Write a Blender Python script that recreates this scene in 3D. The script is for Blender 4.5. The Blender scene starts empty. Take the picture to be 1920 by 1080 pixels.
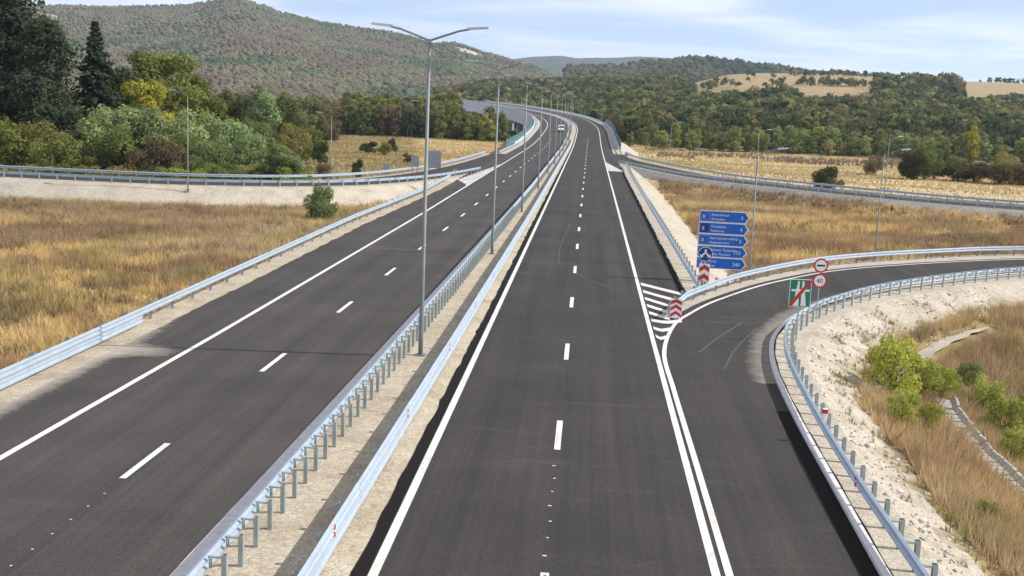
import bpy, bmesh, math, random
import numpy as np
from mathutils import Matrix, Vector

random.seed(7); RNG = np.random.default_rng(11)
SC = bpy.context.scene
COL = SC.collection
PI = math.pi

# ------------------------------------------------------------------ camera
F_PX, CX, CY, CAM_H = 2077.0, 960.0, 540.0, 10.1          # in 1920 x 1080 pixels
def cam_basis(vp=(1108.0, 205.0), roll=2.45, f=F_PX):
    v = np.array([(vp[0]-CX)/f, (CY-vp[1])/f, -1.0]); v /= np.linalg.norm(v)
    r = math.radians(roll); t = np.array([math.cos(r), -math.sin(r), 0.0])
    u = np.cross(t, v); u /= np.linalg.norm(u)
    return np.array([np.cross(v, u), v, u])
CB = cam_basis()
cam_data = bpy.data.cameras.new('camera')
cam_data.sensor_fit = 'HORIZONTAL'; cam_data.sensor_width = 36.0
cam_data.lens = F_PX/1920.0*36.0
cam_data.clip_start = 0.5; cam_data.clip_end = 30000.0
cam = bpy.data.objects.new('camera', cam_data); COL.objects.link(cam)
M4 = Matrix([[*map(float, CB[i]), [0, 0, CAM_H][i]] for i in range(3)] + [[0, 0, 0, 1]])
cam.matrix_world = M4
SC.camera = cam
def at(px, py, Y):
    """the world point on the sight line of a photograph pixel, Y metres down the road"""
    d = CB @ np.array([(px-CX)/F_PX, (CY-py)/F_PX, -1.0])
    return d*(Y/d[1]) + np.array([0, 0, CAM_H])
def xat(px, Y, z=0.0):
    """X of a photograph column at distance Y, for something standing at height z"""
    py = 205 + (CAM_H-z)*F_PX/Y
    return float(at(px, py, Y)[0])

# ------------------------------------------------------------------ sky and sun
SUN_EL = math.radians(38.0)
SUN_DIR = Vector((math.cos(SUN_EL)*0.996, math.cos(SUN_EL)*0.088, math.sin(SUN_EL))).normalized()
SUN_AZ = math.atan2(SUN_DIR.x, SUN_DIR.y)                  # clockwise from +Y
world = bpy.data.worlds.new('World'); SC.world = world
world.use_nodes = True
wn, wl = world.node_tree.nodes, world.node_tree.links
wn.clear()
w_out = wn.new('ShaderNodeOutputWorld'); w_bg = wn.new('ShaderNodeBackground')
sky = wn.new('ShaderNodeTexSky'); sky.sky_type = 'NISHITA'; sky.sun_disc = False
sky.sun_elevation = SUN_EL; sky.sun_rotation = SUN_AZ
sky.altitude = 3000; sky.air_density = 0.6; sky.dust_density = 0.0; sky.ozone_density = 1.8
tc = wn.new('ShaderNodeTexCoord'); sep = wn.new('ShaderNodeSeparateXYZ')
wl.new(tc.outputs['Generated'], sep.inputs[0])
def wmath(op, a, b=None, c=None, clamp=False):
    n = wn.new('ShaderNodeMath'); n.operation = op; n.use_clamp = clamp
    for i, v in enumerate((a, b, c)):
        if v is None: continue
        if isinstance(v, (int, float)): n.inputs[i].default_value = v
        else: wl.new(v, n.inputs[i])
    return n.outputs[0]
zden = wmath('ADD', wmath('MAXIMUM', sep.outputs['Z'], 0.0), 0.045)
cx_ = wmath('DIVIDE', sep.outputs['X'], zden); cy_ = wmath('DIVIDE', sep.outputs['Y'], zden)
comb = wn.new('ShaderNodeCombineXYZ')
CLOUD_AT = 5.2
wl.new(wmath('MULTIPLY', cx_, 0.36), comb.inputs[0]); wl.new(wmath('MULTIPLY', cy_, 0.42), comb.inputs[1])
comb.inputs[2].default_value = CLOUD_AT
cn = wn.new('ShaderNodeTexNoise'); cn.inputs['Scale'].default_value = 1.0
cn.inputs['Detail'].default_value = 9; cn.inputs['Roughness'].default_value = 0.56
cn.inputs['Distortion'].default_value = 0.5
wl.new(comb.outputs[0], cn.inputs['Vector'])
big = wn.new('ShaderNodeTexNoise'); big.inputs['Scale'].default_value = 0.22; big.inputs['Detail'].default_value = 2
wl.new(comb.outputs[0], big.inputs['Vector'])
c_sum = wmath('ADD', wmath('MULTIPLY', cn.outputs['Fac'], 0.75), wmath('MULTIPLY', big.outputs['Fac'], 0.6))
mr = wn.new('ShaderNodeMapRange'); mr.interpolation_type = 'SMOOTHSTEP'
mr.inputs['From Min'].default_value = 0.55; mr.inputs['From Max'].default_value = 0.80
mr.inputs['To Min'].default_value = 0.28; mr.inputs['To Max'].default_value = 0.95
wl.new(c_sum, mr.inputs['Value'])
wmix = wn.new('ShaderNodeMixRGB'); wmix.inputs['Color2'].default_value = (6.9, 7.0, 7.3, 1)
wl.new(mr.outputs[0], wmix.inputs['Fac']); wl.new(sky.outputs[0], wmix.inputs['Color1'])
wl.new(wmix.outputs[0], w_bg.inputs['Color']); w_bg.inputs['Strength'].default_value = 0.12
wl.new(w_bg.outputs[0], w_out.inputs['Surface'])
sun_d = bpy.data.lights.new('sun', 'SUN'); sun_d.energy = 4.2; sun_d.angle = math.radians(0.55)
sun_d.color = (1.0, 0.955, 0.88)
sun_o = bpy.data.objects.new('sun', sun_d); COL.objects.link(sun_o)
sun_o.rotation_euler = SUN_DIR.to_track_quat('Z', 'Y').to_euler(); sun_o.location = (60, 0, 80)
SC.view_settings.view_transform = 'Standard'; SC.view_settings.look = 'None'
SC.view_settings.gamma = 1.0; SC.view_settings.use_curve_mapping = False
SC.view_settings.exposure = 0.52
SC.cycles.max_bounces = 6; SC.cycles.diffuse_bounces = 3; SC.cycles.glossy_bounces = 2
SC.cycles.transmission_bounces = 2; SC.cycles.volume_bounces = 0; SC.cycles.transparent_max_bounces = 6
SC.cycles.use_denoising = True

# ------------------------------------------------------------------ helpers
def vnoise(x, y, seed=0):
    x = np.asarray(x, float); y = np.asarray(y, float)
    xi = np.floor(x).astype(np.int64); yi = np.floor(y).astype(np.int64)
    fx = x-xi; fy = y-yi
    fx = fx*fx*(3-2*fx); fy = fy*fy*(3-2*fy)
    def h(a, b):
        n = (a*374761393 + b*668265263 + seed*982451653) & 0x7fffffff
        n = ((n ^ (n >> 13))*1274126177) & 0x7fffffff
        n = (n ^ (n >> 16)) & 0xffff
        return n/65535.0
    return (h(xi, yi)*(1-fx)+h(xi+1, yi)*fx)*(1-fy) + (h(xi, yi+1)*(1-fx)+h(xi+1, yi+1)*fx)*fy
def fbm(x, y, seed=0, octv=4):
    s = 0; a = .5; t = 0
    for i in range(octv):
        s = s + a*vnoise(x*2**i, y*2**i, seed+i*17); t += a; a *= .5
    return s/t
def sstep(a, b, x):
    t = np.clip((x-a)/(b-a), 0, 1); return t*t*(3-2*t)

def link(o, parent=None):
    COL.objects.link(o)
    if parent is not None: o.parent = parent
    return o
def tag(o, label=None, cat=None, group=None, kind=None):
    if label: o['label'] = label
    if cat: o['category'] = cat
    if group: o['group'] = group
    if kind: o['kind'] = kind
    return o
def empty(name, loc=(0, 0, 0), rz=0.0, label=None, cat=None, group=None):
    o = bpy.data.objects.new(name, None); o.location = loc; o.rotation_euler = (0, 0, rz)
    o.empty_display_size = 0.3
    link(o); tag(o, label, cat, group)
    return o
def mesh_np(name, V, Fc, mat, parent=None, smooth=False, col=None):
    """V (n,3), Fc list of faces or (m,k) array -> one mesh object"""
    me = bpy.data.meshes.new(name)
    if isinstance(Fc, np.ndarray):
        k = Fc.shape[1]; V = np.asarray(V, np.float32)
        me.vertices.add(len(V)); me.vertices.foreach_set('co', V.ravel())
        me.loops.add(Fc.size); me.loops.foreach_set('vertex_index', Fc.ravel().astype(np.int32))
        me.polygons.add(len(Fc)); me.polygons.foreach_set('loop_start', np.arange(0, Fc.size, k, dtype=np.int32))
        me.update(calc_edges=True)
    else:
        me.from_pydata([tuple(map(float, v)) for v in V], [], Fc); me.update()
    if smooth:
        me.polygons.foreach_set('use_smooth', np.ones(len(me.polygons), bool))
    if col is not None:
        at_ = me.color_attributes.new('tint', 'FLOAT_COLOR', 'POINT')
        c = np.ones((len(me.vertices), 4), np.float32); c[:, :3] = col
        at_.data.foreach_set('color', c.ravel())
    if mat is not None: me.materials.append(mat)
    o = bpy.data.objects.new(name, me)
    return link(o, parent)
def copy_obj(o, parent=None):
    c = o.copy(); COL.objects.link(c); c.parent = parent
    return c
def copy_tree(o, parent=None):
    c = copy_obj(o, parent)
    for ch in list(o.children):
        if ch.name in bpy.data.objects: copy_tree(ch, c)
    return c

class MB:
    """collects shapes and builds them as one mesh"""
    def __init__(s): s.v = []; s.f = []
    def add(s, vs, fs):
        n = len(s.v); s.v += [tuple(v) for v in vs]; s.f += [tuple(i+n for i in f) for f in fs]; return s
    def box(s, c, d, rz=0.0, bev=0.0):
        hx, hy, hz = d[0]/2, d[1]/2, d[2]/2
        cs, sn = math.cos(rz), math.sin(rz)
        pts = []
        if bev > 0:
            ring = [(-hx+bev, -hy), (hx-bev, -hy), (hx, -hy+bev), (hx, hy-bev), (hx-bev, hy), (-hx+bev, hy), (-hx, hy-bev), (-hx, -hy+bev)]
        else:
            ring = [(-hx, -hy), (hx, -hy), (hx, hy), (-hx, hy)]
        n = len(ring)
        for z in (-hz, hz):
            for x, y in ring: pts.append((c[0]+x*cs-y*sn, c[1]+x*sn+y*cs, c[2]+z))
        fs = [tuple(range(n-1, -1, -1)), tuple(range(n, 2*n))] + [(i, (i+1) % n, n+(i+1) % n, n+i) for i in range(n)]
        return s.add(pts, fs)
    def tube(s, pts, radii, n=8, cap=True):
        pts = [Vector(p) for p in pts]; rings = []
        for i, p in enumerate(pts):
            d = (pts[min(i+1, len(pts)-1)]-pts[max(i-1, 0)]).normalized()
            a = Vector((1, 0, 0)) if abs(d.x) < .8 else Vector((0, 1, 0))
            u = d.cross(a).normalized(); w = d.cross(u)
            r = radii[i] if isinstance(radii, (list, tuple)) else radii
            rings.append([p+(u*math.cos(2*PI*k/n)+w*math.sin(2*PI*k/n))*r for k in range(n)])
        vs = [v for r in rings for v in r]; fs = []
        for i in range(len(rings)-1):
            for k in range(n):
                fs.append((i*n+k, i*n+(k+1) % n, (i+1)*n+(k+1) % n, (i+1)*n+k))
        if cap: fs += [tuple(range(n))[::-1], tuple((len(rings)-1)*n+k for k in range(n))]
        return s.add(vs, fs)
    def prism(s, poly, y0, y1):
        """poly in (x,z), extruded along y"""
        n = len(poly)
        vs = [(x, y0, z) for x, z in poly]+[(x, y1, z) for x, z in poly]
        fs = [tuple(range(n)), tuple(range(2*n-1, n-1, -1))]+[((i+1) % n, i, n+i, n+(i+1) % n) for i in range(n)]
        return s.add(vs, fs)
    def build(s, name, mat, parent=None, smooth=False):
        o = mesh_np(name, s.v, s.f, mat, parent, False)
        if smooth:
            for p in o.data.polygons: p.use_smooth = True
        return o

# ------------------------------------------------------------------ materials
def srgb(r, g, b):
    f = lambda c: (c/255/12.92) if c/255 <= .04045 else ((c/255+.055)/1.055)**2.4
    return (f(r), f(g), f(b))
def new_mat(name):
    m = bpy.data.materials.new(name); m.use_nodes = True
    nt = m.node_tree; b = nt.nodes['Principled BSDF']
    return m, nt, b
def nd(nt, typ, **kw):
    n = nt.nodes.new(typ)
    for k, v in kw.items():
        if k in n.inputs: n.inputs[k].default_value = v
        else: setattr(n, k, v)
    return n
def ramp(nt, fac, stops):
    r = nt.nodes.new('ShaderNodeValToRGB'); nt.links.new(fac, r.inputs[0])
    e = r.color_ramp.elements
    while len(e) < len(stops): e.new(0.5)
    for el, (p, c) in zip(e, stops):
        el.position = p; el.color = (*c, 1) if len(c) == 3 else c
    return r.outputs[0]
def world_pos(nt, scale=(1, 1, 1)):
    g = nt.nodes.new('ShaderNodeNewGeometry')
    mp = nt.nodes.new('ShaderNodeMapping'); mp.inputs['Scale'].default_value = scale
    nt.links.new(g.outputs['Position'], mp.inputs[0]); return mp.outputs[0]
def noise(nt, vec, scale, detail=4, rough=.55, dist=0):
    n = nd(nt, 'ShaderNodeTexNoise', Scale=scale, Detail=detail, Roughness=rough, Distortion=dist)
    nt.links.new(vec, n.inputs['Vector']); return n.outputs['Fac']
def mixc(nt, fac, a, b, blend='MIX'):
    m = nt.nodes.new('ShaderNodeMixRGB'); m.blend_type = blend
    for i, v in enumerate((fac, a, b)):
        if isinstance(v, (int, float)): m.inputs[i].default_value = v
        elif isinstance(v, tuple): m.inputs[i].default_value = (*v[:3], 1)
        else: nt.links.new(v, m.inputs[i])
    return m.outputs[0]
def bump(nt, b, h, strength=.3, dist=.02):
    n = nd(nt, 'ShaderNodeBump', Strength=strength, Distance=dist)
    nt.links.new(h, n.inputs['Height']); nt.links.new(n.outputs[0], b.inputs['Normal'])
def simple(name, col, rough=.6, metal=0.0, var=.12, scale=3.0, spec=.4):
    m, nt, b = new_mat(name)
    p = world_pos(nt); n1 = noise(nt, p, scale, 5)
    lo = tuple(c*(1-var) for c in col); hi = tuple(min(1, c*(1+var)) for c in col)
    nt.links.new(ramp(nt, n1, [(.3, lo), (.7, hi)]), b.inputs['Base Color'])
    b.inputs['Roughness'].default_value = rough; b.inputs['Metallic'].default_value = metal
    b.inputs['Specular IOR Level'].default_value = spec
    return m

def make_asphalt(k=1.0):
    m, nt, b = new_mat('asphalt')
    p = world_pos(nt)
    grain = noise(nt, p, 22, 3, .8)
    patch = noise(nt, p, .22, 5, .6)
    streak = noise(nt, world_pos(nt, (1.0, .02, 1)), 1.0, 4, .6)
    streak2 = noise(nt, world_pos(nt, (5.0, .05, 1)), 1.0, 3, .6)
    base = ramp(nt, patch, [(.3, (.062*k, .057*k, .055*k)), (.72, (.087*k, .079*k, .075*k))])
    c = mixc(nt, .8, base, ramp(nt, streak, [(.3, (.74, .75, .78)), (.7, (1.26, 1.24, 1.20))]), 'MULTIPLY')
    c = mixc(nt, .5, c, ramp(nt, streak2, [(.3, (.82, .82, .84)), (.7, (1.18, 1.17, 1.15))]), 'MULTIPLY')
    c = mixc(nt, .8, c, ramp(nt, grain, [(.32, (.40, .40, .40)), (.70, (1.6, 1.6, 1.6))]), 'MULTIPLY')
    mott = noise(nt, p, 7.5, 4, .75)
    c = mixc(nt, .8, c, ramp(nt, mott, [(.32, (.80, .80, .81)), (.68, (1.20, 1.19, 1.17))]), 'MULTIPLY')
    # faint pale scuffs, drawn out across the lanes where the plant has turned
    sc = noise(nt, world_pos(nt, (.22, 1.3, 1)), .8, 5, .62, .6)
    sm = noise(nt, p, .05, 2)
    scf = nt.nodes.new('ShaderNodeMath'); scf.operation = 'MULTIPLY'
    nt.links.new(ramp(nt, sc, [(.58, (0, 0, 0)), (.78, (1, 1, 1))]), scf.inputs[0])
    nt.links.new(ramp(nt, sm, [(.45, (0, 0, 0)), (.65, (.5, .5, .5))]), scf.inputs[1])
    c = mixc(nt, scf.outputs[0], c, (.15, .14, .13))
    # quarry dust carried onto the pavement (vertex mask 'tint')
    va = nd(nt, 'ShaderNodeVertexColor', layer_name='tint')
    sepc = nt.nodes.new('ShaderNodeSeparateColor'); nt.links.new(va.outputs[0], sepc.inputs[0])
    dn = noise(nt, world_pos(nt, (1.1, 2.2, 1)), 1.2, 8, .8, .5)
    dm = nt.nodes.new('ShaderNodeMath'); dm.operation = 'MULTIPLY_ADD'; dm.inputs[1].default_value = 1.5
    nt.links.new(sepc.outputs[0], dm.inputs[0])
    off = nt.nodes.new('ShaderNodeMath'); off.operation = 'SUBTRACT'; nt.links.new(dn, off.inputs[0]); off.inputs[1].default_value = 1.05
    nt.links.new(off.outputs[0], dm.inputs[2])
    cl = ramp(nt, dm.outputs[0], [(.0, (0, 0, 0)), (.75, (.85, .85, .85))])
    c = mixc(nt, cl, c, (.46, .42, .35))
    nt.links.new(c, b.inputs['Base Color'])
    b.inputs['Roughness'].default_value = .88; b.inputs['Specular IOR Level'].default_value = .16
    bump(nt, b, grain, .35, .006)
    return m
ASPHALT = make_asphalt(.66); ASPHALT_L = make_asphalt(.86)
BITUMEN = simple('bitumen', (.016, .014, .013), .95, var=.3, scale=8, spec=.08)

def make_paint():
    m, nt, b = new_mat('road_paint')
    p = world_pos(nt)
    w = noise(nt, p, 9, 6, .7); g = noise(nt, p, 45, 3, .6)
    c = ramp(nt, w, [(.25, (.52, .50, .47)), (.5, (.70, .68, .65)), (.7, (.74, .73, .70))])
    c = mixc(nt, .5, c, ramp(nt, g, [(.3, (.82, .82, .82)), (.7, (1.1, 1.1, 1.1))]), 'MULTIPLY')
    wr = noise(nt, world_pos(nt, (1, .6, 1)), .9, 6, .75)
    c = mixc(nt, .8, c, ramp(nt, wr, [(.36, (.74, .73, .72)), (.55, (1, 1, 1))]), 'MULTIPLY')
    nt.links.new(c, b.inputs['Base Color']); b.inputs['Roughness'].default_value = .7
    return m
PAINT = make_paint()

def make_gravel(name, c0, c1, c2):
    m, nt, b = new_mat(name)
    p = world_pos(nt)
    v = nd(nt, 'ShaderNodeTexVoronoi', Scale=20.0); nt.links.new(p, v.inputs['Vector'])
    vc = nt.nodes.new('ShaderNodeSeparateColor'); nt.links.new(v.outputs['Color'], vc.inputs[0])
    big_ = noise(nt, p, .5, 5, .6); mid = noise(nt, p, 3.2, 4, .6)
    c = ramp(nt, big_, [(.28, c0), (.5, c1), (.75, c2)])
    c = mixc(nt, .75, c, ramp(nt, vc.outputs[0], [(.0, (.62, .62, .62)), (1, (1.3, 1.3, 1.3))]), 'MULTIPLY')
    c = mixc(nt, .6, c, ramp(nt, mid, [(.3, (.8, .79, .77)), (.7, (1.15, 1.15, 1.15))]), 'MULTIPLY')
    nt.links.new(c, b.inputs['Base Color']); b.inputs['Roughness'].default_value = .95
    b.inputs['Specular IOR Level'].default_value = .15
    h = nt.nodes.new('ShaderNodeMath'); h.operation = 'SUBTRACT'; h.inputs[0].default_value = 1.0
    nt.links.new(v.outputs['Distance'], h.inputs[1])
    bump(nt, b, h.outputs[0], .5, .03)
    return m
GRAVEL = make_gravel('gravel', (.33, .27, .20), (.44, .375, .285), (.50, .44, .35))
GRAVEL_PALE = make_gravel('gravel_pale', (.34, .295, .235), (.44, .39, .32), (.50, .45, .38))
GRAVEL_GREY = make_gravel('gravel_grey', (.22, .205, .185), (.29, .275, .25), (.35, .335, .31))
CONCRETE = simple('concrete', (.40, .385, .36), .85, var=.16, scale=2.5)
KERB_M = simple('kerb_concrete', (.60, .58, .58), .85, var=.12, scale=4)
STEEL = simple('galvanised_steel', (.47, .545, .63), .45, .45, .08, 2.0)
STEEL_POST = simple('galvanised_post', (.36, .42, .42), .5, .45, .14, 3.0)
STEEL_POLE = simple('pole_steel', (.20, .22, .225), .6, .25, .12, 1.5)
SIGN_GREY = simple('sign_back', (.36, .38, .40), .5, .5, .08, 2)
WHITE = simple('white_sheeting', (.80, .80, .80), .5, var=.04)
BLUE = simple('blue_sheeting', (.012, .12, .50), .45, var=.10, scale=2)
BLUE_D = simple('dark_blue_sheeting', (.012, .045, .20), .45, var=.1)
GREEN = simple('green_sheeting', (.01, .20, .13), .45, var=.1)
RED = simple('red_sheeting', (.55, .03, .035), .45, var=.12)
BLACK = simple('black_sheeting', (.02, .02, .02), .5)
def glass_panel():
    m, nt, b = new_mat('teal_noise_screen')
    b.inputs['Base Color'].default_value = (.10, .30, .31, 1); b.inputs['Roughness'].default_value = .25
    b.inputs['Transmission Weight'].default_value = .25; b.inputs['Alpha'].default_value = .92
    return m
SCREEN = glass_panel()

def make_foliage(name, attr):
    m = bpy.data.materials.new(name); m.use_nodes = True; nt = m.node_tree; nt.nodes.clear()
    out = nt.nodes.new('ShaderNodeOutputMaterial')
    vc = nd(nt, 'ShaderNodeVertexColor', layer_name='tint')
    if attr:
        c = vc.outputs[0]
    else:
        oi = nt.nodes.new('ShaderNodeObjectInfo')
        c = mixc(nt, 1.0, oi.outputs['Color'], vc.outputs[0], 'MULTIPLY')
    d = nd(nt, 'ShaderNodeBsdfDiffuse', Roughness=.6); t = nt.nodes.new('ShaderNodeBsdfTranslucent')
    nt.links.new(c, d.inputs[0]); nt.links.new(c, t.inputs[0])
    mx = nt.nodes.new('ShaderNodeMixShader'); mx.inputs[0].default_value = .35
    nt.links.new(d.outputs[0], mx.inputs[1]); nt.links.new(t.outputs[0], mx.inputs[2])
    nt.links.new(mx.outputs[0], out.inputs[0])
    return m
LEAF = make_foliage('leaves', False)
LEAF_ATTR = make_foliage('leaves_mass', True)
BARK = simple('bark', (.09, .07, .055), .9, var=.35, scale=4)

def make_ground():
    m, nt, b = new_mat('ground_soil')
    vc = nd(nt, 'ShaderNodeVertexColor', layer_name='tint')
    p = world_pos(nt)
    a = noise(nt, p, .35, 6, .65); g = noise(nt, p, 2.6, 5, .7)
    row = noise(nt, world_pos(nt, (.05, .5, 1)), 1.0, 4, .6)
    c = mixc(nt, .8, vc.outputs[0], ramp(nt, a, [(.3, (.74, .72, .70)), (.7, (1.26, 1.25, 1.2))]), 'MULTIPLY')
    c = mixc(nt, .7, c, ramp(nt, g, [(.3, (.70, .69, .67)), (.7, (1.28, 1.28, 1.26))]), 'MULTIPLY')
    c = mixc(nt, .5, c, ramp(nt, row, [(.35, (.82, .80, .78)), (.65, (1.15, 1.14, 1.1))]), 'MULTIPLY')
    nt.links.new(c, b.inputs['Base Color']); b.inputs['Roughness'].default_value = 1.0
    b.inputs['Specular IOR Level'].default_value = .05
    bump(nt, b, g, .6, .15)
    return m
GROUND_M = make_ground()

# ------------------------------------------------------------------ the road's line
S0, RAD, CLO = 350.0, 450.0, 120.0
DS = 2.0
_ss = np.arange(0, 1000, DS)
_th = np.concatenate([[0], np.cumsum(np.clip((_ss-S0)/CLO, 0, 1)/RAD*DS)[:-1]])
_px = np.concatenate([[0], np.cumsum(-np.sin(_th)*DS)[:-1]]); _py = np.concatenate([[0], np.cumsum(np.cos(_th)*DS)[:-1]])
def rz_(s):
    s = np.asarray(s, float); a, g, L = 268.0, .0345, 82.0
    return np.where(s < a, 0, np.where(s < a+L, (s-a)**2/(2*L)*g, g*L/2+(s-a-L)*g))
def road(s, off, dz=0.0):
    """point at arc length s, off metres right of the reference line"""
    th = np.interp(s, _ss, _th); x = np.interp(s, _ss, _px); y = np.interp(s, _ss, _py)
    return np.stack([x+np.cos(th)*off, y+np.sin(th)*off, rz_(s)+dz+0*th], -1)
def lat(s, pts):
    return np.interp(s, [p[0] for p in pts], [p[1] for p in pts])
O_LASPH = [(0, -18.35), (90, -18.2), (130, -17.4), (160, -17.6), (1000, -17.6)]
O_LEDGE = [(0, -16.05), (45, -15.35), (100, -14.95), (1000, -14.95)]
O_LDASH = [(0, -12.05), (45, -11.6), (95, -11.25), (1000, -11.25)]
O_LKERB = [(0, -8.56), (60, -7.96), (140, -7.24), (1000, -7.18)]
O_LRAIL = [(0, -7.52), (60, -7.1), (140, -6.72), (1000, -6.7)]
O_LAMP = [(0, -6.42), (140, -6.05), (1000, -6.0)]
O_RRAIL = [(0, -5.42), (45, -5.15), (100, -4.98), (1000, -4.95)]
O_RASPH = -4.68
O_REDGE, O_RDASH, O_RRIGHT, O_RSHO = -4.15, -0.47, 3.32, 5.95
def srange(a, b, step): return np.linspace(a, b, max(2, int(round((b-a)/step))+1))

def strip(name, Lp, Rp, mat, parent=None, nlat=1, col=None, kind=None):
    Lp = np.asarray(Lp); Rp = np.asarray(Rp); n = len(Lp)
    T = np.linspace(0, 1, nlat+1)
    V = (Lp[:, None, :]*(1-T)[None, :, None]+Rp[:, None, :]*T[None, :, None]).reshape(-1, 3)
    i, j = np.meshgrid(np.arange(n-1), np.arange(nlat), indexing='ij')
    w = nlat+1; a = (i*w+j).ravel()
    Fc = np.stack([a, a+1, a+w+1, a+w], 1)
    o = mesh_np(name, V, Fc, mat, parent, col=(col(V) if col else None))
    if kind: o['kind'] = kind
    return o
def resample(pts, step):
    """Catmull-Rom through points, evenly spaced"""
    P = [np.array(p, float) for p in pts]
    P = [2*P[0]-P[1]]+P+[2*P[-1]-P[-2]]
    out = []
    for k in range(1, len(P)-2):
        for t in np.linspace(0, 1, 24, endpoint=False):
            a, b_, c, d = P[k-1:k+3]
            out.append(.5*((2*b_)+(-a+c)*t+(2*a-5*b_+4*c-d)*t*t+(-a+3*b_-3*c+d)*t**3))
    out.append(P[-2]); out = np.array(out)
    dl = np.concatenate([[0], np.cumsum(np.linalg.norm(np.diff(out, axis=0), axis=1))])
    s = srange(0, dl[-1], step)
    return np.stack([np.interp(s, dl, out[:, i]) for i in range(out.shape[1])], 1)
def normals(P):
    """unit vectors to the RIGHT of travel, horizontal"""
    d = np.gradient(P[:, :2], axis=0); d /= np.linalg.norm(d, axis=1)[:, None]
    return np.stack([d[:, 1], -d[:, 0], 0*d[:, 0]], 1)
def offset(P, o, dz=0.0):
    q = P+normals(P)*np.asarray(o).reshape(-1, 1) if np.ndim(o) else P+normals(P)*o
    q = q.copy(); q[:, 2] += dz
    return q

# lines of the slip roads (world metres)
EX_L = resample([(3.62, 18, 0), (3.62, 30, 0), (3.6, 40, 0), (3.66, 46.5, 0), (4.45, 52.4, 0), (5.5, 56, 0), (7.75, 61.4, 0), (12.4, 69.6, 0), (19.5, 78.0, 0), (34.2, 88.2, 0), (52, 96, 0), (75, 101, 0)], .5)
EX_R = resample([(6.9, 16, 0), (7.05, 24, 0), (7.22, 30, 0), (7.42, 36.8, 0), (7.75, 43, 0), (8.25, 47.6, 0), (9.0, 51.4, 0), (10.4, 55.6, 0), (12.8, 60.4, 0), (19.2, 69.2, 0), (30, 78.6, 0), (44, 86.5, 0), (62, 92.0, 0), (80, 94, 0)], .5)
EX_RAIL = resample([(7.5, 16, 0), (7.62, 24, 0), (7.72, 31.5, 0), (8.2, 41, 0), (8.85, 47.2, 0), (10.2, 52.9, 0), (13.75, 60.2, 0), (20.0, 68.3, 0), (30.6, 77.7, 0), (44.4, 85.6, 0), (62.3, 91.1, 0), (80, 93, 0)], .5)
EX_IN = resample([(4.62, 54.3, 0), (5.25, 57.3, 0), (6.2, 60.0, 0), (10.1, 68.0, 0), (17.4, 78.0, 0), (27, 85.8, 0), (36, 91.2, 0), (54, 98.4, 0), (76, 103.3, 0)], .5)
LRAMP = resample([(-125, 128, 0), (-95, 123, 0), (-66, 121.6, 0), (-46, 122.6, 0), (-33, 129.5, 0), (-25.8, 142, 0), (-21.6, 160, 0), (-19.2, 182, 0), (-18.0, 205, 0), (-17.2, 235, 0)], 1.5)
RRAMP = resample([(4.5, 262, 0), (5.8, 240, 0), (8.8, 222, 0), (18.5, 183.5, 0), (31, 165, 0), (43, 152, 0), (56, 144.2, 0), (80, 137, 0), (120, 133, 0)], 1.5)

# ------------------------------------------------------------------ ground
def seg_dist(x, y, P):
    """signed distance to a polyline (positive on its right), and whether inside its span"""
    P = P[::4] if len(P) > 160 else P[::2]
    best = np.full(x.shape, 1e9); sg = np.zeros(x.shape)
    for a, b_ in zip(P[:-1], P[1:]):
        dx, dy = b_[0]-a[0], b_[1]-a[1]; L2 = dx*dx+dy*dy
        t = np.clip(((x-a[0])*dx+(y-a[1])*dy)/L2, 0, 1)
        ex, ey = x-(a[0]+t*dx), y-(a[1]+t*dy)
        d = np.hypot(ex, ey); m = d < best
        best = np.where(m, d, best); sg = np.where(m, np.sign(dy*ex-dx*ey), sg)
    return best*sg
HILL_D0 = [(-.30, 700), (-.13, 690), (-.06, 640), (0.0, 560), (.035, 430), (.08, 400), (.5, 390)]
HILL_CR = [(-.30, 12), (-.13, 22), (-.11, 28), (-.03, 35), (.05, 39), (.09, 48), (.12, 60), (.14, 62), (.2, 63), (.29, 63), (.4, 61), (.8, 50)]
def zg(x, y):
    x = np.asarray(x, float); y = np.asarray(y, float)
    z = -2.0+.5*(fbm(x/18, y/18, 3)-.5)
    z = z-.8*sstep(150, 300, y)
    # lower ground inside the slip-road loop, right of the exit
    near = (y < 110) & (x > 4) & (x < 90)
    if near.any():
        d = np.full(x.shape, -99.0)
        d[near] = seg_dist(x[near], y[near], EX_RAIL)
        zi = np.minimum(-.45, np.maximum(-4.2, -.5-.37*(d-1.8)))+.5*(fbm(x/3, y/3, 5)-.5)
        z = np.where(near & (d > 0), zi, z)
    nr = (y < 232) & (y > 118) & (x > 8) & (x < 130)
    if nr.any():
        dd = seg_dist(x[nr], y[nr], RRAMP); z[nr] += 1.4*sstep(12, 5.5, np.abs(dd))
    t = x/np.maximum(y, 60)
    d0 = np.interp(t, [a for a, b_ in HILL_D0], [b_ for a, b_ in HILL_D0])
    cr = np.interp(t, [a for a, b_ in HILL_CR], [b_ for a, b_ in HILL_CR])
    u = np.clip((y-d0)/(1400-d0), 0, 1)
    rise = (cr+3)*(.55*u+.45*u*u*(3-2*u))*(1+.10*(fbm(x/120, y/120, 9)-.5))
    fall = sstep(1400, 2600, y)*50
    z = z+np.where(y > d0, rise-fall, 0)
    return z
def zg1(x, y): return float(zg(np.array([x]), np.array([y]))[0])

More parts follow.
